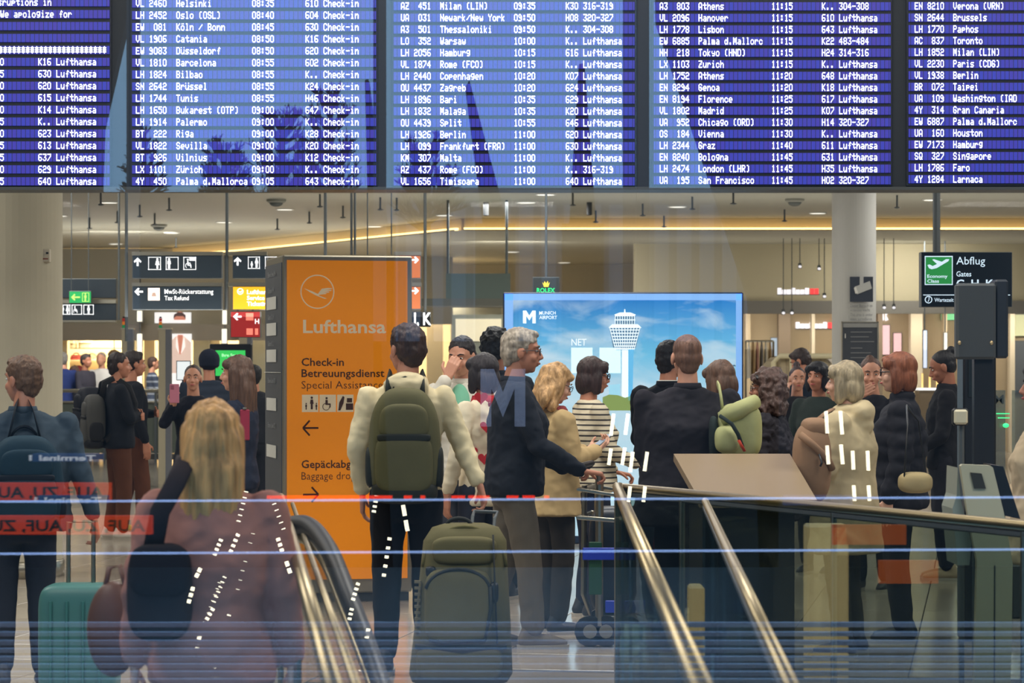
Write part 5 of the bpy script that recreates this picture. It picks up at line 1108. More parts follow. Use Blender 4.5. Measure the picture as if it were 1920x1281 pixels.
def hand(w, d, n, sd, curl, k=1.0):
    d = V(d).normalized(); n = V(n); n = (n - d * n.dot(d)).normalized(); s = d.cross(n) * sd; mb = MB(); w = V(w)
    for o_ in (-.028, -.009, .010, .028): mb.cap(w + s * o_ * .6, w + d * .085 * k + s * o_ * k, .016 * k, .0125 * k, 8)
    for o_, L, r in ((-.030, .062, .0075), (-.010, .074, .0082), (.010, .080, .0085), (.030, .070, .0082)):
        p = w + d * .088 * k + s * o_ * k; an = 0
        for j, f in enumerate((.45, .32, .26)):
            an += curl * (.7, 1.0, .7)[j]; dd = d * cos(an) + n * sin(an); q = p + dd * L * f * k
            mb.cap(p, q, r * k * (1.08 - .1 * j), r * k * (.98 - .1 * j), 8); p = q
    p = w + d * .02 * k + s * .028 * k; q = p + (d * .6 + s * .75 + n * .25).normalized() * .042 * k; t = q + (d * .9 + s * .15 + n * (.35 + curl * .3)).normalized() * .032 * k
    mb.cap(p, q, .013 * k, .0105 * k, 8); mb.cap(q, t, .0105 * k, .0085 * k, 8)
    return mb
ARM = {  # elbow, wrist, finger direction, palm normal (thumb side handled), curl ; for the right side (+x)
 'down': ((.245, -.03, 1.13), (.262, .05, .885), (0, .12, -1), (-1, 0, 0), .35),
 'grip_down': ((.25, -.04, 1.13), (.30, -.02, .90), (.1, -.1, -1), (-1, -.2, 0), 1.2),
 'front': ((.235, .04, 1.14), (.17, .27, 1.04), (-.1, 1, -.15), (0, -.1, -1), 1.1),
 'front_low': ((.235, .03, 1.12), (.15, .22, .98), (-.2, 1, -.2), (0, 0, -1), .9),
 'read': ((.215, .03, 1.15), (.075, .27, 1.20), (-.35, .75, .35), (-.3, -.5, .8), .8),
 'phone': ((.235, .10, 1.22), (.15, .30, 1.45), (-.1, .25, .95), (-1, .2, 0), .9),
 'face': ((.20, .20, 1.25), (.055, .175, 1.475), (-.55, -.1, .75), (0, -1, 0), .5),
 'mouth': ((.21, .20, 1.27), (.08, .16, 1.46), (-.75, .1, .45), (0, -1, 0), .35),
 'cross': ((.245, .07, 1.15), (.0, .215, 1.16), (-1, .05, 0), (0, -1, 0), .4),
 'pocket': ((.27, -.04, 1.13), (.21, .05, .93), (-.3, .2, -1), (-1, 0, 0), .6),
 'reach': ((.25, .16, 1.24), (.20, .42, 1.20), (0, 1, 0), (0, 0, -1), .6),
}
def person(px, D, H, face, label, group=None, skin='b', hair=('short', 'brown', (70, 48, 36)), top=('jacket', (30, 34, 42)), bot=('pants', (36, 38, 44)), shoes=(40, 40, 44),
           arms=('down', 'down'), lean=0, head=(0, 0), z0=0.0, female=False, bulk=1.0, stride=0.0, detail=1, hem=.86, hood=False, collar=.02, glasses=None, topmat=None, open_col=None, knit=None, mask=None, X=None, roll=0, smile=False, neckmat=None):
    """face: heading in degrees, 0 = away from camera, -90 = towards image right, 90 = image left, 180 = towards camera"""
    x = X if X is not None else (px - XC) * D / FPX
    root = thing('person', label, 'person', (x, D, z0), R(face), group); k = H / 1.75; sm = skinmat(skin); la = R(lean)
    vx = {1: .0125, 2: .017, 3: .025}[detail]; hv = {1: .0062, 2: .009, 3: .014}[detail]
    sh_w = (.178 if female else .20) * bulk ** .5
    def U(p):
        p = V(p)
        if p.z > .92:
            y, z = p.y, p.z - .92; p = V((p.x, y * cos(la) + z * sin(la), .92 + z * cos(la) - y * sin(la)))
        return p * k
    HC = U((0, .012, 1.635)); hs = k * (0.98 if female else 1.0) * 1.03
    HM = Matrix.Translation(HC) @ Matrix.Rotation(R(head[0]), 4, 'Z') @ Matrix.Rotation(-R(head[1]) - la * .0, 4, 'X') @ Matrix.Rotation(R(roll), 4, 'Y') @ Matrix.Scale(hs, 4)
    # ---- head and neck
    mb = MB()
    mb.ell((0, -.012, .032), (.0755, .096, .088), 24, 16); fj = .93 if female else 1; mb.ell((0, .022, -.032), (.060 * fj, .070, .083), 20, 14); mb.ell((0, .056, -.088), (.026 * fj * fj, .024, .020), 12, 8)
    mb.cap((0, .086, .018), (0, .107, -.022), .0085, .0125, 8); mb.ell((.011, .100, -.027), (.009, .010, .007), 8, 6); mb.ell((-.011, .100, -.027), (.009, .010, .007), 8, 6)
    for s in (-1, 1):
        mb.ell((s * .079, -.008, -.006), (.010, .021, .033), 10, 8); mb.ell((s * .034, .058, -.028), (.026, .026, .026), 10, 8); mb.cap((s * .012, .082, .034), (s * .048, .066, .034), .010 if not female else .006, .009 if not female else .006, 8)
    mb.ell((0, .088, -.052), (.024, .012, .008), 10, 6); mb.ell((0, .086, -.063), (.020, .011, .008), 10, 6)
    hm = remesh(mb, hv, 2); 
    for v in hm.vertices: v.co = HM @ v.co
    nk = MB().cap(HM @ V((0, -.02, -.06)), U((0, -.035, 1.42)), .053 * k, .064 * k, 14); nm = remesh(nk, vx * .8, 2)
    # ---- body
    mb = MB()
    rings = [(0, -.0, .80, .13, .09), (0, 0, .93, .15, .105), (0, .005, 1.08, .125, .09), (0, .0, 1.25, .135, .09), (0, -.01, 1.36, .14, .08), (0, -.02, 1.42, .08, .06), (0, -.025, 1.47, .05, .05)]
    mb.loft(rings, 18)
    legs = []
    for s in (-1, 1):
        st_ = stride * s; hip = V((s * .09, 0, .90)); kn = V((s * .10, .02 + st_ * .35, .49)); an = V((s * .105, -.02 + st_ * .75, .09 + (0.03 * abs(stride) if st_ < 0 else 0)))
        legs.append((hip, kn, an)); mb.cap(hip, kn, .075, .05, 12); mb.cap(kn, an, .05, .035, 12)
    arms_ = []
    for s, spec in ((1, arms[0]), (-1, arms[1])):
        sp_ = ARM[spec] if isinstance(spec, str) else spec
        e, w_, fd, pn, cu = sp_; mir = lambda p: V((p[0] * s, p[1], p[2]))
        e = mir(e); w_ = mir(w_); fd = mir(fd); pn = mir(pn); shd = V((s * sh_w, -.015, 1.41)); arms_.append((shd, e, w_, fd, pn, cu, s))
        mb.cap(shd - V((s * .02, 0, .015)), e, .036, .030, 12); mb.cap(e, w_, .032, .025, 12)
    bm_ = mb.xf(U); body = remesh(mb, vx * 1.25, 2)
    hands = []
    for shd, e, w_, fd, pn, cu, s in arms_:
        W_ = U(w_); Fd = U(w_ + V(fd).normalized() * .1) - W_; Pn = U(w_ + V(pn).normalized() * .1) - W_
        h = hand(W_ + Fd.normalized() * .012, Fd, Pn, s if True else 1, cu, k * 1.02)
        hands.append(remesh(h, {1: .0055, 2: .008, 3: .012}[detail], 1))
    meshes_to_obj('body', [body, nm, hm] + hands, sm, root)
    # ---- eyes, brows, lips
    if detail < 3:
        for s in (-1, 1):
            c = HM @ V((s * .031, .0775, .012)); f = (HM.to_3x3() @ V((0, 1, 0))).normalized()
            e_ = build('eye', MB().ell(c, (.0105 * hs, .0085 * hs, .0055 * hs), 12, 8, M=HM.to_3x3().normalized()), mat('eye_white', (225, 220, 212), .3), root, world=False, smooth=True)
            build('iris', MB().ell(c + f * .0062 * hs, (.0062 * hs, .003 * hs, .0056 * hs), 10, 6, M=HM.to_3x3().normalized()), mat('eye_dark', (36, 24, 18), .2), e_, world=False, smooth=True)
            build('eyebrow', MB().tube([HM @ V((s * .014, .092, .033)), HM @ V((s * .032, .089, .040)), HM @ V((s * .049, .074, .034))], [.003 * hs, .0042 * hs, .002 * hs], 6), mat('brow_' + hair[1], tuple(int(c_ * .75) for c_ in hair[2]), .7), root, world=False, smooth=True)
        lp = MB().tube([HM @ V((-.022, .086, -.054 + (.006 if smile else 0))), HM @ V((-.008, .0985, -.055)), HM @ V((.008, .0985, -.055)), HM @ V((.022, .086, -.054 + (.006 if smile else 0)))], [.003 * hs, .0062 * hs, .0062 * hs, .003 * hs], 8, flat=1.0)
        build('lips', lp, mat('lips_rose' if female else 'lips_tan', (176, 84, 80) if female else (170, 104, 88), .4), root, world=False, smooth=True)
        if smile: build('teeth', MB().tube([HM @ V((-.014, .0955, -.055)), HM @ V((0, .1045, -.057)), HM @ V((.014, .0955, -.055))], .0032 * hs, 6), mat('teeth', (235, 230, 220), .3), root, world=False)
    # ---- hair
    kind, hn, hc = hair; hmat = hairmat(hn, hc, kind in ('curly', 'wavy', 'curly_short')); mb = MB(); dsp = .002; dsc = 40; dz = (1, 1, .3)
    if kind in ('short', 'crop', 'curly_short', 'buzz'):
        t = {'short': .010, 'crop': .005, 'curly_short': .022, 'buzz': .003}[kind]
        mb.ell((0, -.020, .046), (.0755 + t, .092 + t, .080 + t), 24, 14); mb.ell((0, -.048, .0), (.0735 + t * .7, .062 + t, .070), 20, 12); mb.ell((0, -.066, -.045), (.055, .035, .045), 16, 10)
        if kind == 'short': mb.ell((0, .04, .098), (.055, .045, .026), 14, 8)
        dsp = {'short': .006, 'crop': .005, 'curly_short': .014, 'buzz': .001}[kind]; dsc = {'curly_short': 34}.get(kind, 45); dz = (1, 1, 1)
    elif kind == 'bob':
        mb.ell((0, -.020, .046), (.090, .106, .094), 24, 14); mb.ell((0, -.060, -.03), (.088, .066, .10), 20, 12)
        for s in (-1, 1): mb.ell((s * .075, .0, -.035), (.026, .052, .092), 14, 10); mb.ell((s * .058, .045, .062), (.034, .040, .040), 12, 8)
        mb.ell((0, .062, .088), (.060, .036, .026), 12, 8); dsp = .006; dsc = 22
    elif kind in ('long', 'wavy', 'curly'):
        L = {'long': .36, 'wavy': .20, 'curly': .17}[kind]; tt = {'long': .0, 'wavy': .012, 'curly': .022}[kind]
        mb.ell((0, -.020, .046), (.086 + tt, .104 + tt, .090 + tt), 24, 14)
        mb.ell((0, -.062, -.02), (.092 + tt, .07 + tt, .10), 20, 12); mb.loft([(0, -.085, -L, .085 + tt * 2, .03), (0, -.085, -L + .06, .105 + tt * 2, .045), (0, -.075, -.10, .105 + tt * 2, .062), (0, -.05, .0, .095 + tt, .07), (0, -.03, .06, .08, .06)], 20)
        for s in (-1, 1): mb.cap((s * .074, .0, .03), (s * (.085 + tt), -.02, -L * .75), .032 + tt * .6, .024 + tt, 12); mb.ell((s * .058, .040, .066), (.034, .040, .036), 12, 8)
        dsp = {'long': .009, 'wavy': .014, 'curly': .02}[kind]; dsc = {'long': 42, 'wavy': 18, 'curly': 22}[kind]; dz = {'long': (1, 1, .12), 'wavy': (1, 1, .5), 'curly': (1, 1, .8)}[kind]
    elif kind in ('bun', 'topbun'):
        mb.ell((0, -.026, .044), (.0795, .099, .086), 24, 14); mb.ell((0, -.052, .0), (.078, .06, .070), 20, 12)
        mb.ell((0, -.112, .098) if kind == 'bun' else (0, -.055, .145), (.036, .036, .036), 14, 10); dsp = .0015
    elif kind == 'beanie':
        mb.ell((0, -.02, .046), (.102, .118, .108), 24, 14); mb.loft([(0, -.02, -.02, .096, .11), (0, -.02, .05, .102, .117)], 20); dsp = .003; dsc = 20
    elif kind == 'hoodup':
        mb.ell((0, -.03, .035), (.118, .125, .118), 24, 14); mb.ell((0, -.07, -.09), (.11, .08, .12), 16, 10); dsp = .004; dsc = 14
    hh = remesh(mb, hv * 1.15, 7 if kind in ('long', 'wavy', 'bob') else 3, dsp, dsc, dz, seed=px % 17)
    # keep the hair off the face: pull vertices in the face zone back behind the surface
    if kind not in ('beanie', 'hoodup'):
        for v in hh.vertices:
            p = v.co
            zl = (.074 if kind in ('bun', 'topbun', 'crop', 'buzz') else .066 if kind != 'bob' else .050) - 5 * p.x ** 2 + .004 * sin(p.x * 110 + px)
            if p.y > .03 and p.z < zl and abs(p.x) < .1: p.y = .03 + (p.y - .03) * .1; p.x *= .93
    for v in hh.vertices: v.co = HM @ v.co
    hp = meshes_to_obj('hair' if kind not in ('beanie', 'hoodup') else ('beanie' if kind == 'beanie' else 'hood'), [hh], hmat if kind not in ('beanie', 'hoodup') else cloth('cloth_' + hn, hc), root)
    # ---- trousers
    bk, bc = bot[0], bot[1]; mb = MB(); bw = bot[2] if len(bot) > 2 else 1.0
    mb.loft([(0, 0, .78, .15, .105), (0, 0, .86, .168, .122), (0, 0, .95, .165, .12), (0, .0, 1.02, .15, .11)], 18)
    for hip, kn, an in legs:
        mb.cap(hip, kn, .095 * bw, .073 * bw, 14); mb.cap(kn, an + V((0, 0, .03)), .073 * bw, .058 * bw, 14)
    mb.xf(U); meshes_to_obj('trousers', [remesh(mb, vx * 1.25, 3, (.010 if detail == 1 else .005) * k, 8, (1, 1, .6), px)], cloth('trousers_%d_%d_%d' % bc, bc), root)
    # ---- top garment
    tk, tc = top; mb = MB(); b = bulk; pf = .018 if tk in ('puffer', 'coat', 'fur') else .006 if tk == 'jacket' else 0
    wd = (.158 if female else .162)
    R_ = [(0, 0, hem, (wd + .012) * b + pf, .122 * b + pf), (0, 0, hem + .05, (wd + .016) * b + pf, .128 * b + pf)]
    if hem < .80: R_ = [(0, 0, hem, (wd + .045) * b + pf, .155 * b + pf), (0, 0, .86, (wd + .02) * b + pf, .135 * b + pf)]
    R_ += [(0, .005, 1.08, (wd - (.012 if female else 0)) * b + pf, .115 * b + pf), (0, .008, 1.25, (wd + .015) * b + pf, (.132 if female else .128) * b + pf), (0, -.01, 1.37, (sh_w - .005) * b ** .5 + pf, .112 + pf * .6), (0, -.015, 1.435, sh_w * .72, .085 + pf * .3), (0, -.025, 1.475, .082, .072)]
    mb.loft(R_, 22, .92)
    if collar > .03: mb.loft([(0, -.022, 1.44, .088, .078), (0, -.018, 1.47 + collar, .076, .072)], 16)
    for shd, e, w_, fd, pn, cu, s in arms_:
        r0 = (.062 if tk != 'hoodie' else .055) + pf * .8; ws = w_ + (e - w_).normalized() * .025
        mb.cap(shd - V((s * .012, 0, .008)), e, r0, .052 + pf * .7, 14); mb.cap(e, ws, .052 + pf * .7, .040 + pf * .5, 14)
    if hood:
        mb.ell((0, -.105, 1.455), (.115, .07, .075), 18, 10); mb.ell((0, -.02, 1.475), (.112, .098, .045), 18, 10); mb.ell((0, -.12, 1.39), (.09, .045, .07), 14, 8)
    mb.xf(U)
    dz_ = (.012 if detail == 1 else .006) * k if tk != 'fur' else .02; topm = remesh(mb, vx, 3, dz_, 8 if tk != 'fur' else 30, (1, 1, 1.2), px + 3)
    if tk == 'puffer':
        for v, n in [(v, v.normal.copy()) for v in topm.vertices]:
            if v.co.z > .3: v.co += n * .009 * abs(sin(v.co.z * 36 + 2 * noise.noise(v.co * 3)))
    if knit: pass
    tobj = meshes_to_obj({'jacket': 'jacket', 'puffer': 'jacket', 'coat': 'coat', 'fur': 'coat', 'shirt': 'shirt', 'hoodie': 'hoodie', 'sweater': 'sweater'}[tk], [topm], topmat or cloth('cloth_%d_%d_%d' % tc, tc), root)
    if tk in ('jacket', 'coat') and detail == 1 and not hood and not topmat:   # fold-down collar
        cm = MB().loft([(0, -.022, 1.452, .088, .080), (0, -.03, 1.50, .073, .070)], 18); cm.xf(U); build('collar', cm, cloth('cloth_%d_%d_%d' % tc, tc), root, world=False, smooth=True)
    if open_col:   # inner shirt showing in front
        im = MB().ell((0, .088, 1.24), (.085 * b, .078 * b, .23), 18, 12); im.xf(U); meshes_to_obj('inner_shirt', [remesh(im, .012, 1)], cloth('cloth_%d_%d_%d' % open_col, open_col), root)
    # ---- shoes
    for hip, kn, an in legs:
        mb = MB(); c = V((an.x, an.y, 0 if an.z < .1 else an.z - .09)); 
        mb.cap(c + V((0, -.045, .048)), c + V((0, .10, .038)), .044, .040, 12); mb.cap(c + V((0, .10, .034)), c + V((0, .165, .028)), .042, .028, 12); mb.cap(c + V((0, -.04, .06)), c + V((0, -.02, .115)), .042, .042, 12)
        mb.xf(lambda p: V((p.x, p.y, max(p.z, c.z + .012)))); mb.xf(lambda p: p * k)
        so = meshes_to_obj('shoe', [remesh(mb, .011 if detail < 3 else .02, 2)], mat('shoe_%d_%d_%d' % shoes, shoes, .5), root)
        sl = MB().loft([((c.x) * k, (c.y + .055) * k, c.z * k, .045 * k, .145 * k), ((c.x) * k, (c.y + .055) * k, (c.z + .022) * k, .047 * k, .147 * k)], 18); build('sole', sl, mat('sole_pale', (180, 172, 158), .7), so, world=False)
    # ---- glasses
    if glasses:
        gm = MB()
        for s in (-1, 1):
            cpt = V((s * .032, .100, .008)); gm.tube([HM @ (cpt + V((cos(a) * .024, -abs(cos(a)) * .004, sin(a) * .019))) for a in [i * pi / 7 for i in range(14)]], .0022 * hs if glasses == 'thin' else .0036 * hs, 5, closed=True)
            gm.tube([HM @ V((s * .056, .096, .012)), HM @ V((s * .082, .04, .012)), HM @ V((s * .086, -.01, .005))], .0022 * hs if glasses == 'thin' else .003 * hs, 5)
        gm.tube([HM @ V((-.009, .104, .010)), HM @ V((.009, .104, .010))], .0024 * hs, 5)
        build('glasses', gm, M_BLACK if glasses != 'thin' else M_DARKGREY, root, world=False, smooth=True)
    root['_k'] = k
    return root, HM, U, [a[2] for a in arms_], [a[3] for a in arms_]
def W2(root, p): return absm(root) @ V(p)
def backpack(root, U, label, col, w=.30, h=.46, d=.17, z=1.19, acc=(40, 44, 40), yoff=-.13, kind='day', group=None, strap=True, xo=0):
    """a worn pack is its own thing; built in the wearer's frame, then placed at its own base"""
    M = absm(root); k = root['_k']
    bpt = M @ U((xo, yoff - d / 2, z - h / 2)); o = thing('backpack', label, 'backpack', bpt, root.rotation_euler.z, group); T_ = lambda mb: mb.xf(lambda p: M @ U((xo + (p.x - xo) * (1 - .26 * max(0, (p.z - z) / (h / 2)) ** 2), p.y, p.z)))
    y0 = yoff - d / 2; cm = cloth('pack_%d_%d_%d' % col, col, .1, .4, .7); am = cloth('pack_%d_%d_%d' % acc, acc, .1, .3, .6)
    def rb(c, r, m, name, e=.5, par=o, nu=28, nv=18):
        mb = T_(MB().ell(c, r, nu, nv, e=e)); return build(name, mb, m, par, smooth=True)
    b = rb((xo, y0, z), (w / 2, d / 2, h / 2), cm, 'main_bag', .55)
    rb((xo, y0 - d * .38, z - h * .17), (w * .40, d * .22, h * .26), cm, 'front_pocket', .5)
    rb((xo, y0 - d * .40, z + h * .2), (w * .36, d * .16, h * .16), cm, 'upper_pocket', .6)
    rb((xo, y0 - d * .46, z + h * .06), (w * .37, d * .12, h * .035), am, 'webbing_band', .4)
    rb((xo, y0 - d * .05, z - h * .42), (w * .46, d * .5, h * .11), am, 'base_panel', .6)
    for s in (-1, 1): rb((xo + s * w * .47, y0, z - h * .2), (w * .07, d * .33, h * .18), am, 'side_pocket', .6)
    mb = MB().tube([(xo + cos(t * pi / 8) * w * .22, y0 + d * .4, z + h * .47 + sin(t * pi / 8) * h * .12) for t in range(9)], .009, 8); build('top_handle', T_(mb), am, o, smooth=True)
    mb = MB().tube([(xo - w * .4, y0 - d * .25, z - h * .05), (xo - w * .38, y0 - d * .28, z + h * .25), (xo - w * .2, y0 - d * .3, z + h * .43), (xo + w * .2, y0 - d * .3, z + h * .43), (xo + w * .38, y0 - d * .28, z + h * .25), (xo + w * .4, y0 - d * .25, z - h * .05)], .006, 6); build('zipper', T_(mb), M_BLACK, o, smooth=True)
    if strap:
        for s in (-1, 1):
            mb = MB().tube([(s * w * .27, y0 + d * .3, z + h * .40), (s * .118, -.140, 1.475), (s * .135, -.04, 1.525), (s * .135, .085, 1.44), (s * .15, .135, 1.28), (s * .16, .10, 1.10), (s * w * .46, y0 + d * .4, z - h * .36)], .030, 8, flat=.3, up=(0, 0, 1)); build('shoulder_strap', T_(mb), am, o, smooth=True)
    return o
BLK = (24, 27, 33); NAVY = (30, 36, 52)
PG = None
def htop(ytop, D): return CZ + (YH - ytop) * D / FPX
# 1 main traveller
r, HM, U, WR, FD = person(762, 13.85, 1.80, 0, 'man seen from behind in a cream hoodie and black trousers pulling an olive suitcase', skin='b', hair=('short', 'dark_brown', (62, 42, 34)), top=('hoodie', (228, 212, 172)), bot=('pants', (22, 25, 32), 1.0), shoes=(30, 32, 38),
    arms=(((.285, -.02, 1.15), (.37, -.08, .965), (.25, -.1, -1), (-1, -.2, 0), .9), ((.245, -.06, 1.14), (.225, .06, .92), (0, .1, -1), (-1, 0, 0), .5)), hem=.93, hood=True, bulk=1.02, head=(32, 2))
bpk = backpack(r, U, 'olive green day pack worn by the man in the cream hoodie', (96, 92, 62), .36, .56, .20, 1.17, (44, 46, 40))
# 2 grey-haired man
r, HM, U, WR, FD = person(962, 15.2, 1.80, -84, 'grey-haired man with glasses in a dark jacket and grey trousers, pushing the trolley', skin='b', hair=('short', 'silver', (168, 156, 140)), top=('jacket', (34, 38, 46)), bot=('pants', (112, 104, 92), 1.05), shoes=(112, 100, 84),
    arms=(((.26, .10, 1.13), (.20, .36, 1.0), (0, 1, -.1), (0, 0, -1), 1.2), ((.26, .05, 1.12), (.2, .32, 1.0), (0, 1, -.1), (0, 0, -1), 1.2)), hem=.84, bulk=1.28, head=(-4, 4), stride=.16, glasses='thin', lean=3)
# 3 blonde reading woman
r, HM, U, WR, FD = person(1040, 16.0, 1.59, -66, 'woman with wavy blonde hair in a beige trench coat reading her phone', skin='d', hair=('wavy', 'honey_blonde', (188, 148, 100)), top=('coat', (190, 164, 118)), bot=('pants', (60, 56, 52)), female=True, arms=('read', 'read'), head=(-2, 20), hem=.78, glasses='thin', bulk=1.05)
p = W2(r, U((.0, .36, 1.27))); o = thing('phone', 'dark phone held in both hands by the blonde woman in the trench coat', 'phone', p, R(-62)); build('case', MB().bbox(-.036, .036, -.06, .06, -.004, .004, .003).xf(lambda q: Matrix.Rotation(.6, 3, 'X') @ q), M_BLACK, o, world=False); build('screen', MB().box(-.032, .032, -.055, .055, .0042, .0052).xf(lambda q: Matrix.Rotation(.6, 3, 'X') @ q), emat('phone_glow', (120, 140, 160), .5), o, world=False)
sc = MB().loft([(0, .03, 1.30, .04, .03), (0, .07, 1.40, .07, .05), (0, .0, 1.47, .085, .09), (0, -.01, 1.50, .075, .08)], 16); sc.xf(U); meshes_to_obj('scarf', [remesh(sc, .012, 2, .006, 30)], mat('scarf_red', (150, 60, 62), .8, var=.4, vscale=40), r)
# 4 striped woman
r, HM, U, WR, FD = person(1110, 17.0, 1.64, -72, 'woman with a dark bob and glasses in a cream sweater with thin black stripes', skin='b', hair=('bob', 'dark_bob', (52, 36, 34)), top=('sweater', (206, 194, 166)), topmat=stripes('striped_knit', (214, 202, 174), (60, 56, 54), 30, 'Z', .9, .68), bot=('pants', (40, 44, 60)), female=True, arms=('front', 'front_low'), bulk=1.25, glasses='thick', head=(0, 4), smile=True)
# 5 boy in white jacket
r, HM, U, WR, FD = person(866, 17.2, 1.775, 172, 'smiling young man in a white zip jacket over a mint shirt, hand at his face', skin='a', hair=('crop', 'near_black', (40, 34, 34)), top=('jacket', (214, 208, 194)), bot=('pants', (50, 52, 60)), arms=(((.22, .18, 1.28), (.065, .185, 1.50), (-.35, -.05, .8), (0, -1, 0), .6), 'down'), open_col=(130, 196, 164), head=(-14, 14), smile=True)
o = None
# 6 curly man behind
person(932, 18.4, 1.835, -20, 'tall man with curly black hair standing just left of the blue screen', skin='b', hair=('curly_short', 'black_curls', (30, 34, 42)), top=('jacket', (46, 52, 62)), head=(-10, 0))
# 7 hearts sweater woman
r, HM, U, WR, FD = person(906, 16.2, 1.66, 42, 'woman with dark hair in a cream sweater with red hearts, face turned away', skin='b', hair=('bob', 'soft_black', (40, 34, 36)), top=('sweater', (226, 214, 186)), bot=('pants', (44, 48, 60)), female=True, arms=('front_low', 'down'), hem=.80)
hm_ = mat('heart_red', (176, 24, 34), .8)
for (x, y, s) in ((902, 746, 13), (884, 795, 13), (884, 848, 12), (912, 800, 12), (908, 860, 12)):
    pts = []
    for t in range(22):
        a = 2 * pi * t / 22; pts.append((16 * sin(a) ** 3, -(13 * cos(a) - 5 * cos(2 * a) - 2 * cos(3 * a) - cos(4 * a))))
    D_ = 16.02 if x > 892 else 16.06
    build('heart_patch', MB().prism([P(x + u * s / 16, y + v * s / 16, D_) for u, v in pts], (0, .02, 0)), hm_, r)
rs = MB().loft([(0, -.015, 1.43, .10, .09), (0, -.02, 1.50, .082, .08)], 16); rs.xf(U); build('red_collar', rs, hm_, r, world=False, smooth=True)
# 8 black haired man, white collar
r, HM, U, WR, FD = person(1256, 17.5, 1.755, -30, 'black-haired man in a black coat with white collar edge before the blue screen', skin='b', hair=('crop', 'jet_black', (26, 24, 28)), top=('jacket', (22, 24, 30)), arms=('front', 'front_low'), bulk=1.15, head=(-8, 3))
cb_ = MB().loft([(0, -.022, 1.468, .078, .072), (0, -.022, 1.505, .068, .066)], 16); cb_.xf(U); build('shirt_collar', cb_, M_WHITE, r, world=False, smooth=True)
# 9 large man from behind
person(1288, 14.8, 1.76, 4, 'big man with short reddish hair seen from behind in a dark grey coat', skin='a', hair=('buzz', 'ginger_stubble', (116, 84, 68)), top=('jacket', (40, 38, 44)), bot=('pants', (36, 36, 42)), bulk=1.5, arms=('front_low', 'front_low'), hem=.72, head=(4, 2))
# 10 brown head behind him
person(1350, 16.1, 1.615, 20, 'woman with streaky brown hair half hidden behind the big man', skin='a', hair=('bob', 'streaky_brown', (96, 70, 54)), top=('jacket', (30, 34, 44)), female=True, arms=('down', 'front_low'), head=(20, 12))
# 11 woman with sunglasses in her hair
r, HM, U, WR, FD = person(1440, 16.2, 1.56, 72, 'woman with long curly brown hair and sunglasses pushed up, facing left in a dark coat', skin='b', hair=('curly', 'curly_brown', (84, 64, 58)), top=('fur', (42, 40, 46)), bot=('pants', (40, 40, 48)), female=True, arms=('front_low', 'down'), bulk=1.35, glasses='thin', hem=.75)
sg = MB().tube([HM @ V((x_, .03 + .03 * cos(x_ * 16), .125 - abs(x_) * .55)) for x_ in (-.095, -.06, -.02, .02, .06, .095)], .014, 8, flat=.5); build('hair_sunglasses', sg, M_BLACK, r, world=False, smooth=True)
# green pack carried on big man's right shoulder
def soft(name, label, cat, parts, px, base, D, rz=0, group=None):
    q = P(px, 0, D); o = thing(name, label, cat, (q.x, D, base), rz, group)
    for nm, mb, m in parts: build(nm, mb, m, o, smooth=True)
    return o
MG = cloth('pack_pale_green', (176, 178, 126), .15, .6, .8); MDG = cloth('pack_dark_trim', (40, 50, 50))
def pxell(px, py, D, rx, ry, rz_, e=.7): p = P(px, py, D); k = D / FPX; return MB().ell(p, (rx * k, ry, rz_ * k), 26, 18, e=e)
soft('backpack', 'pale green roll-top backpack between the big man and the curly-haired woman', 'backpack', [
    ('main_bag', pxell(1387, 808, 14.62, 41, .13, 52, .6), MG), ('roll_top', MB().tube([P(1352, 786, 14.52), P(1385, 770, 14.5), P(1418, 752, 14.55)], [.05, .062, .048], 12, flat=.8), MG),
    ('front_pocket', pxell(1363, 824, 14.5, 23, .09, 26), MG), ('shoulder_strap', MB().tube([P(1356, 780, 14.62), P(1352, 745, 14.6), P(1349, 728, 14.7), P(1346, 722, 14.9)], .028, 8, flat=.3), MG),
    ('zip_trim', MB().tube([P(1350, 780, 14.42), P(1372, 795, 14.37), P(1384, 815, 14.36), P(1392, 838, 14.42)], .011, 8), MDG), ('red_pull', MB().tube([P(1385, 826, 14.36), P(1396, 846, 14.38)], .012, 8, flat=.5), mat('pull_red', (214, 70, 40), .6)),
    ('side_panel', pxell(1338, 820, 14.62, 9, .1, 40), MDG)], 1380, P(0, 862, 14.6).z, 14.6)
# 12 young woman facing camera with bun
r, HM, U, WR, FD = person(1495, 23.5, 1.585, 182, 'young woman with a top bun facing the camera, between the curly and the grey heads', skin='a', hair=('topbun', 'dark_auburn', (58, 36, 36)), top=('jacket', (36, 34, 38)), female=True, arms=(((.22, .10, 1.25), (.13, .12, 1.46), (-.1, .1, 1), (-.8, -.4, 0), .6), 'down'), detail=2)
# 13 man in suit far behind
r, HM, U, WR, FD = person(1503, 28.0, 1.765, 62, 'dark-haired man in a navy suit looking down beside the cream booth', skin='b', hair=('short', 'dark_brown2', (52, 38, 34)), top=('jacket', (30, 38, 52)), head=(4, 28), detail=2, arms=('front', 'front'), open_col=(190, 205, 225))
# 14 dark person behind grey woman
person(1533, 20.5, 1.62, 150, 'person with black hair in a dark green coat, half hidden behind the grey-haired woman', skin='b', hair=('bob', 'black_bob', (30, 28, 32)), top=('jacket', (42, 50, 46)), detail=2, female=True)
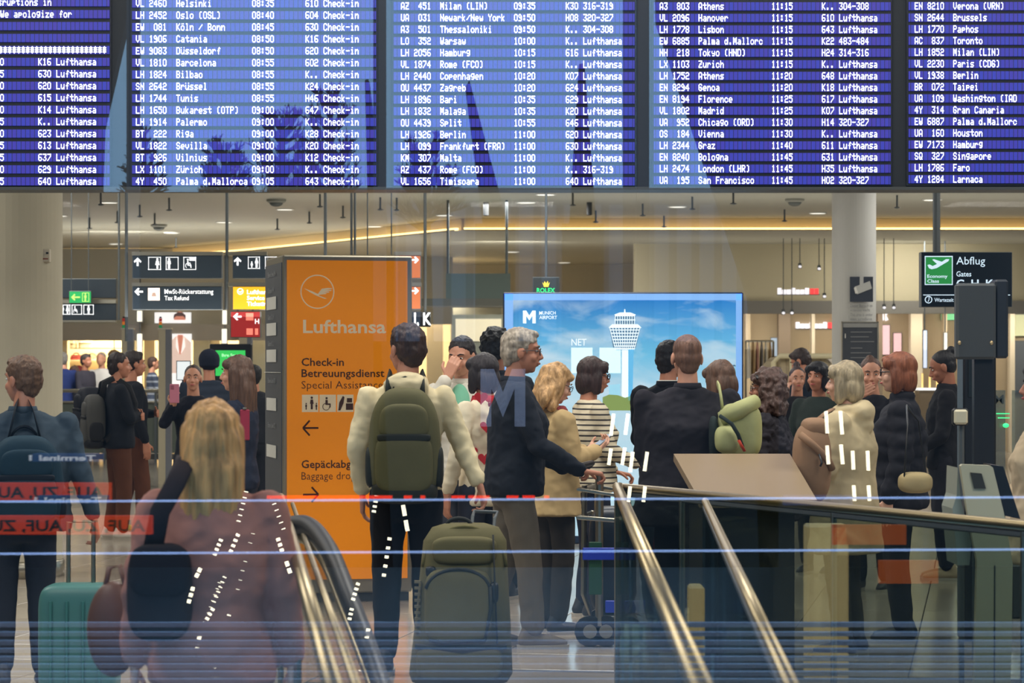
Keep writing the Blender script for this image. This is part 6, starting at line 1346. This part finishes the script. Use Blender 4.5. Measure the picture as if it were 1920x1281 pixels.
# 15 grey-blonde woman with cream coat
r, HM, U, WR, FD = person(1586, 14.8, 1.61, 64, 'elderly woman with a grey-blonde bob in a cream hooded coat, facing left', skin='d', hair=('bob', 'ash_blonde', (168, 152, 122)), top=('coat', (206, 188, 150)), bot=('pants', (70, 66, 60)), female=True, hood=True, hem=.62, bulk=1.3, arms=('front_low', 'front_low'))
MT = cloth('pack_taupe', (150, 118, 92), .12, .7, .75)
soft('backpack', 'dusty brown soft backpack held in front of the cream hooded coat', 'backpack', [
    ('main_bag', pxell(1522, 868, 14.25, 36, .14, 76, .75), MT), ('gathered_top', pxell(1528, 803, 14.25, 26, .11, 20), MT), ('fold', MB().tube([P(1500, 815, 14.13), P(1525, 835, 14.1), P(1553, 862, 14.12), P(1560, 880, 14.15)], .02, 8), MT),
    ('drawstring', MB().tube([P(1536, 852, 14.08), P(1541, 868, 14.06), P(1538, 875, 14.06)], .006, 6), M_BLACK), ('shoulder_strap', MB().tube([P(1530, 790, 14.25), P(1548, 775, 14.3), P(1560, 768, 14.45)], .02, 8, flat=.4), MT)], 1522, P(0, 945, 14.25).z, 14.25)
# 16 woman hand over mouth
person(1634, 19.0, 1.65, 155, 'young brown-haired woman covering her mouth with her hand', skin='a', hair=('bun', 'chestnut', (84, 56, 44)), top=('sweater', (30, 30, 36)), female=True, arms=('mouth', 'down'), head=(22, 8), detail=1)
# 17 redhead
r, HM, U, WR, FD = person(1686, 15.5, 1.665, 78, 'woman with a copper red bob and glasses in a black padded jacket, facing left', skin='d', hair=('bob', 'copper', (134, 78, 52)), top=('puffer', (36, 36, 42)), bot=('pants', (40, 42, 52)), female=True, arms=('front_low', 'down'), bulk=1.2, glasses='thick', hem=.82, collar=.05)
MBg = cloth('bag_sand', (178, 160, 118), .12, .5)
q = P(1722, 905, 14.6); hbg = thing('shoulder_bag', 'sand coloured soft bag hanging behind the red-haired woman', 'bag', (q.x, 14.6, P(0, 925, 14.6).z))
build('body', pxell(1716, 905, 14.6, 32, .08, 20), MBg, hbg, smooth=True); build('strap', MB().tube([P(1695, 900, 14.55), P(1702, 800, 14.62), P(1700, 762, 14.8), P(1722, 790, 14.95), P(1738, 900, 14.65)], .012, 8, flat=.4), M_BLACK, hbg, smooth=True)
# 18 woman with bun, profile
r, HM, U, WR, FD = person(1770, 20.0, 1.70, 84, 'dark-haired woman with a high bun in a black jacket looking down, beside the black kiosk', skin='c', hair=('bun', 'raven', (24, 22, 26)), top=('jacket', (26, 26, 30)), bot=('pants', (30, 30, 36)), female=True, arms=('front', 'front_low'), head=(0, 22), collar=.04, shoes=(170, 150, 120))
p = W2(r, U((.05, .38, 1.03))); o = thing('folder', 'thin pale folder held by the woman with the high bun', 'folder', p, R(84)); build('sheet', MB().bbox(-.11, .11, -.15, .15, -.004, .004, .002), mat('folder_pink', (190, 150, 130), .6), o, world=False); build('clip', MB().box(-.03, .03, .12, .15, .004, .012), M_STEEL, o, world=False)
# 19 right edge person
person(1957, 13.0, 1.60, 88, 'person in a beige coat cut off by the right frame edge', skin='b', hair=('bob', 'black_edge', (24, 24, 28)), top=('coat', (196, 176, 146)), female=True, arms=('front_low', 'down'), bulk=1.2, hem=.7)
# 20 left edge man
r, HM, U, WR, FD = person(42, 13.3, 1.635, 30, 'man with short brown hair in a blue-grey jacket at the left frame edge', skin='b', hair=('short', 'light_brown', (104, 76, 56)), top=('jacket', (58, 72, 84)), bot=('pants', (40, 44, 54)), bulk=1.35, arms=(((.28, -.04, 1.10), (.31, .0, .86), (.1, .1, -1), (-1, 0, 0), .8), 'front_low'), head=(34, 2), hem=.84, skin_arm=None) if False else person(42, 13.3, 1.635, 14, 'man with short brown hair in a blue-grey jacket at the left frame edge', skin='b', hair=('short', 'light_brown', (104, 76, 56)), top=('jacket', (58, 72, 84)), bot=('pants', (40, 44, 54)), bulk=1.45, arms=(((.31, -.04, 1.13), (.38, .0, .90), (.2, .1, -1), (-1, 0, 0), .8), 'front_low'), head=(40, 2), hem=.84)
backpack(r, U, 'dark teal patterned backpack on the back of the man at the left edge', (26, 52, 66), .40, .50, .2, 1.1, (22, 30, 40))
eg = None
# 21 blonde woman from behind on the escalator
EZ = -.15
r, HM, U, WR, FD = person(398, 8.3, 1.63, 3, 'woman with long straight blonde hair in a pink jacket, seen from behind on the escalator', skin='d', hair=('long', 'golden_blonde', (214, 160, 98)), top=('jacket', (176, 122, 108)), bot=('pants', (50, 58, 84)), female=True, arms=('down', 'down'), z0=EZ, hem=.82, bulk=1.2)
q = P(305, 1000, 8.2); hb = thing('shoulder_bag', 'large dark shoulder bag hanging at the left side of the pink jacket', 'bag', (q.x - .02, 8.2, P(0, 1210, 8.2).z))
build('body', MB().ell(P(300, 1110, 8.15), (.10, .07, .15), 24, 16, e=.6), cloth('bag_dark', (44, 38, 42)), hb, smooth=True)
build('strap', MB().tube([P(285, 1040, 8.12), P(300, 960, 8.12), P(330, 905, 8.12), P(345, 870, 8.2), P(348, 860, 8.35)], .032, 10, flat=.3, up=(0, 1, 0)), cloth('bag_strap', (50, 42, 44)), hb, smooth=True)
build('flap', MB().ell(P(300, 1070, 8.09), (.095, .03, .08), 20, 12, e=.6), cloth('bag_flap', (36, 32, 36)), hb, smooth=True)
bb = thing('crossbody_bag', 'round tan leather bag low at the left of the blonde woman', 'bag', (P(235, 0, 8.6).x, 8.6, P(0, 1275, 8.6).z))
build('body', MB().ell(P(212, 1180, 8.6), (.085, .06, .155), 22, 16), mat('bag_leather', (104, 66, 50), .5), bb, smooth=True); build('handle', MB().tube([P(195, 1110, 8.6), P(205, 1065, 8.6), P(225, 1060, 8.6), P(238, 1110, 8.6)], .009, 8), mat('bag_leather', (104, 66, 50), .5), bb, smooth=True)
# teal suitcase
tq = P(140, 0, 12.6)
ts = thing('suitcase', 'teal hard suitcase standing at the lower left behind the escalator rail', 'suitcase', (tq.x, 12.6, 0))
build('shell', MB().ell((P(150, 0, 12.6).x, 12.6, .30), (.185, .13, .275), 32, 20, e=.3), mat('teal_shell', (66, 120, 114), .45), ts, smooth=True)
for k in range(4): x_ = P(104 + k * 30, 0, 12.6).x; build('rib', MB().tube([(x_, 12.465, .1), (x_, 12.465, .5)], .008, 6), mat('teal_rib', (56, 116, 110), .45), ts)
build('handle', MB().tube([(P(125, 0, 12.6).x, 12.65, .55), (P(125, 0, 12.6).x, 12.65, .86), (P(172, 0, 12.6).x, 12.65, .86), (P(172, 0, 12.6).x, 12.65, .55)], .011, 8), M_STEEL, ts)
for sx in (-.13, .13): build('wheel', MB().tube([(P(150, 0, 12.6).x + sx - .012, 12.6, .03), (P(150, 0, 12.6).x + sx + .012, 12.6, .03)], .03, 12), M_RUBBER, ts)
ts.location.z = 0
# 22/23 two men in black with packs at left
r, HM, U, WR, FD = person(222, 24.6, 1.715, -72, 'dark-haired man in profile in a black jacket and brown trousers, arms folded, at left', skin='b', hair=('crop', 'espresso', (42, 30, 28)), top=('jacket', (24, 27, 34)), bot=('pants', (86, 52, 34), 1.1), shoes=(196, 190, 180), arms=('cross', 'cross'), bulk=1.15, detail=2, stride=.05)
backpack(r, U, 'grey slim backpack on the man with folded arms', (70, 70, 68), .32, .50, .20, 1.12, (30, 30, 32), kind='slim')
r, HM, U, WR, FD = person(250, 25.6, 1.73, -66, 'second dark-haired man, hidden behind the one with folded arms', skin='b', hair=('short', 'espresso2', (40, 30, 28)), top=('jacket', (28, 30, 36)), bot=('pants', (92, 56, 38), 1.1), shoes=(200, 180, 90), arms=('down', 'cross'), detail=2, stride=.12)
backpack(r, U, 'black bulging backpack on the hidden second man, left of the grey one', (24, 26, 34), .34, .50, .26, 1.17, (18, 20, 24), yoff=-.30, strap=False)
# 24 phone woman
r, HM, U, WR, FD = person(362, 22.6, 1.60, 178, 'woman dressed in black holding up a pink phone, facing the camera', skin='a', hair=('bun', 'dark_sleek', (54, 36, 32)), top=('sweater', (26, 28, 38)), bot=('pants', (28, 30, 38)), female=True, arms=(((.25, .13, 1.22), (.150, .22, 1.385), (-.1, .1, 1), (-.3, -1, 0), .9), ((.25, .1, 1.14), (.20, .30, 1.12), (-.1, 1, 0), (0, 0, 1), .5)), head=(6, 0))
p = W2(r, U((.13, .27, 1.50))); o = thing('phone', 'pink phone held up by the woman in black', 'phone', p, R(178 + 12)); build('case', MB().bbox(-.040, .040, -.005, .005, -.08, .08, .004), mat('phone_pink', (206, 128, 150), .35), o, world=False); o2 = build('camera_bump', MB().bbox(.004, .032, .005, .009, .035, .07, .002), mat('phone_pink_dark', (160, 92, 112), .3), o, world=False)
p = W2(r, U((-.2, .42, 1.14))); o = thing('phone', 'black phone in the lowered hand of the woman in black', 'phone', p, R(150)); build('case', MB().bbox(-.036, .036, -.075, .075, -.004, .004, .003), M_BLACK, o, world=False); build('screen', MB().box(-.032, .032, -.07, .07, .0042, .0052), M_DARKGREY, o, world=False)
# 25 woman profile navy
r, HM, U, WR, FD = person(446, 17.0, 1.655, 76, 'woman with straight brown hair in a navy jacket, in profile facing left', skin='a', hair=('long', 'mid_brown', (86, 62, 48)), top=('jacket', (32, 38, 54)), bot=('pants', (34, 36, 44)), female=True, arms=('front_low', 'down'))
q = P(459, 800, 16.75); o = thing('red_tag', 'crimson cloth strap hanging at the shoulder of the woman in navy', 'strap', (q.x, 16.75, P(0, 828, 16.75).z)); build('strap', MB().bbox(q.x - .03, q.x + .03, 16.74, 16.76, P(0, 826, 16.75).z, P(0, 768, 16.75).z, .006), mat('crimson', (140, 28, 56), .6), o); build('clip', MB().bbox(q.x - .012, q.x + .012, 16.735, 16.765, P(0, 768, 16.75).z, P(0, 764, 16.75).z, .003), M_STEEL, o)
# 26 beanie, 27 hood behind
person(392, 26.0, 1.73, 10, 'person in a dark navy beanie and padded coat seen from behind', skin='b', hair=('beanie', 'navy_beanie', (30, 34, 50)), top=('puffer', (44, 52, 66)), detail=2, bulk=1.3)
person(476, 27.5, 1.60, 20, 'person in a dark coat glimpsed between the brown-haired woman and the pillar', skin='b', hair=('short', 'darkest', (32, 30, 30)), top=('jacket', (38, 40, 46)), detail=3)
# 28.. crowd in the bag shop
CR = [(118, 664, 'royal blue jacket, back turned, beside the left column', ('jacket', (40, 54, 108)), ('short', 'crowd_grey', (120, 116, 112)), 20),
      (139, 690, 'dark grey top, leaning left of the red-haired one', ('jacket', (60, 62, 72)), ('curly_short', 'crowd_brown', (96, 72, 60)), 160),
      (148, 689, 'pale tan top and bright red hair', ('shirt', (214, 176, 140)), ('bob', 'crowd_red', (136, 34, 34)), 30),
      (161, 667, 'dark waistcoat and dark grey hair, between red hair and white shirt', ('jacket', (58, 56, 66)), ('short', 'crowd_dark', (74, 66, 62)), -120),
      (190, 663, 'white shirt facing the camera, thinning grey hair', ('shirt', (212, 210, 208)), ('buzz', 'crowd_grey2', (150, 138, 128)), 165),
      (213, 660, 'blue-grey top with brown hair, right of the white shirt', ('shirt', (92, 104, 132)), ('curly_short', 'crowd_brown2', (110, 88, 62)), 60),
      (287, 672, 'striped navy shirt between the gate posts', ('shirt', (60, 70, 92)), ('crop', 'crowd_brown3', (70, 50, 42)), -70)]
for i, (x, y, lb, tp_, hr, f) in enumerate(CR):
    person(x, 49.0 + (i % 3) * .9, htop(y, 49.3) + .015, f, 'shop visitor with ' + lb, skin='ab'[i % 2], hair=hr, top=tp_, bot=('pants', (50, 50, 60)), arms=('front', 'down'), detail=3,
           topmat=stripes('striped_navy', (60, 70, 92), (150, 158, 170), 9, 'Z', .9, .72) if i == 6 else None)
# ------------------------------------------------ olive wheeled case in front
SQ = P(868, 0, 13.15); ol = thing('suitcase', 'large olive soft suitcase with zipped front pocket pulled by the man in the cream hoodie', 'suitcase', (SQ.x, 13.15, 0))
MO = cloth('case_olive', (104, 98, 66), .1, .4, .7); MOd = cloth('case_olive_dark', (44, 46, 44), .1, .3, .6)
x = SQ.x; y = 13.15
mb = MB().loft([(x - .015, y, .05, .235, .15), (x - .01, y, .09, .255, .165), (x, y, .35, .235, .165), (x + .005, y, .60, .215, .155), (x + .01, y, .74, .205, .14), (x + .012, y, .805, .165, .11), (x + .012, y, .825, .10, .07)], 36, .55); build('main_body', mb, MO, ol, smooth=True)
build('front_pocket', MB().ell((x - .02, y - .155, .43), (.165, .05, .185), 30, 18, e=.45), MO, ol, smooth=True)
build('upper_pocket', MB().ell((x + .01, y - .13, .70), (.16, .045, .07), 26, 16, e=.55), MO, ol, smooth=True)
build('lower_panel', MB().ell((x - .015, y - .14, .15), (.21, .05, .085), 26, 16, e=.4), MO, ol, smooth=True)
def arc(cx, cz, rx, rz, a0, a1, yy, n=12): return [(cx + rx * cos(R(a0 + (a1 - a0) * i / n)), yy, cz + rz * sin(R(a0 + (a1 - a0) * i / n))) for i in range(n + 1)]
build('pocket_zip', MB().tube(arc(x - .02, .50, .16, .115, 10, 170, y - .195), .008, 6), MOd, ol, smooth=True)
build('side_zip', MB().tube([(x + .135, y - .195, .53), (x + .14, y - .2, .42), (x + .11, y - .2, .27), (x - .1, y - .2, .255), (x - .16, y - .19, .27)], .009, 6), MOd, ol, smooth=True)
build('base_band', MB().tube([(x - .23, y - .16, .235), (x, y - .19, .22), (x + .215, y - .16, .235)], .014, 6), MOd, ol, smooth=True)
build('buckle', MB().ell((x + .155, y - .17, .50), (.022, .02, .05), 12, 8, e=.5), M_BLACK, ol, smooth=True)
build('buckle', MB().ell((x - .155, y - .15, .60), (.025, .02, .025), 12, 8, e=.5), M_BLACK, ol, smooth=True)
build('compression_strap', MB().tube([(x + .15, y - .175, .78), (x + .16, y - .18, .5), (x + .17, y - .17, .25)], .012, 6, flat=.4), MOd, ol, smooth=True)
for k in range(9): build('side_webbing', MB().box(x - .235, x - .205, y - .13, y - .10, .30 + .03 * k, .312 + .03 * k), mat('webbing', (120, 112, 88), .8), ol)
build('edge_piping', MB().tube(arc(x + .01, .60, .205, .215, 5, 175, y - .10, 18), .009, 6), cloth('case_piping', (104, 98, 62)), ol, smooth=True)
build('top_grip', MB().tube(arc(x - .02, .815, .06, .035, 0, 180, y), .010, 8), MOd, ol, smooth=True)
hx = P(800, 0, 13.5).x
h0 = P(893, 958, 13.5); h1 = P(933, 965, 13.5)
build('pull_handle', MB().tube([(x + .035, y + .12, .70), (x + .045, y + .2, h0.z - .02), (h0.x - .01, h0.y - .05, h0.z + .0), (h1.x, h0.y - .05, h0.z - .005), (x + .155, y + .2, h0.z - .03), (x + .145, y + .12, .70)], .009, 8), M_DSTEEL, ol)
for sx in (-.18, .18): build('wheel', MB().tube([(x + sx - .018, y + .08, .045), (x + sx + .018, y + .08, .045)], .045, 16), M_RUBBER, ol)
for o_ in ol.children:
    if o_.name.startswith('buckle'): o_['label'] = 'black plastic buckle'
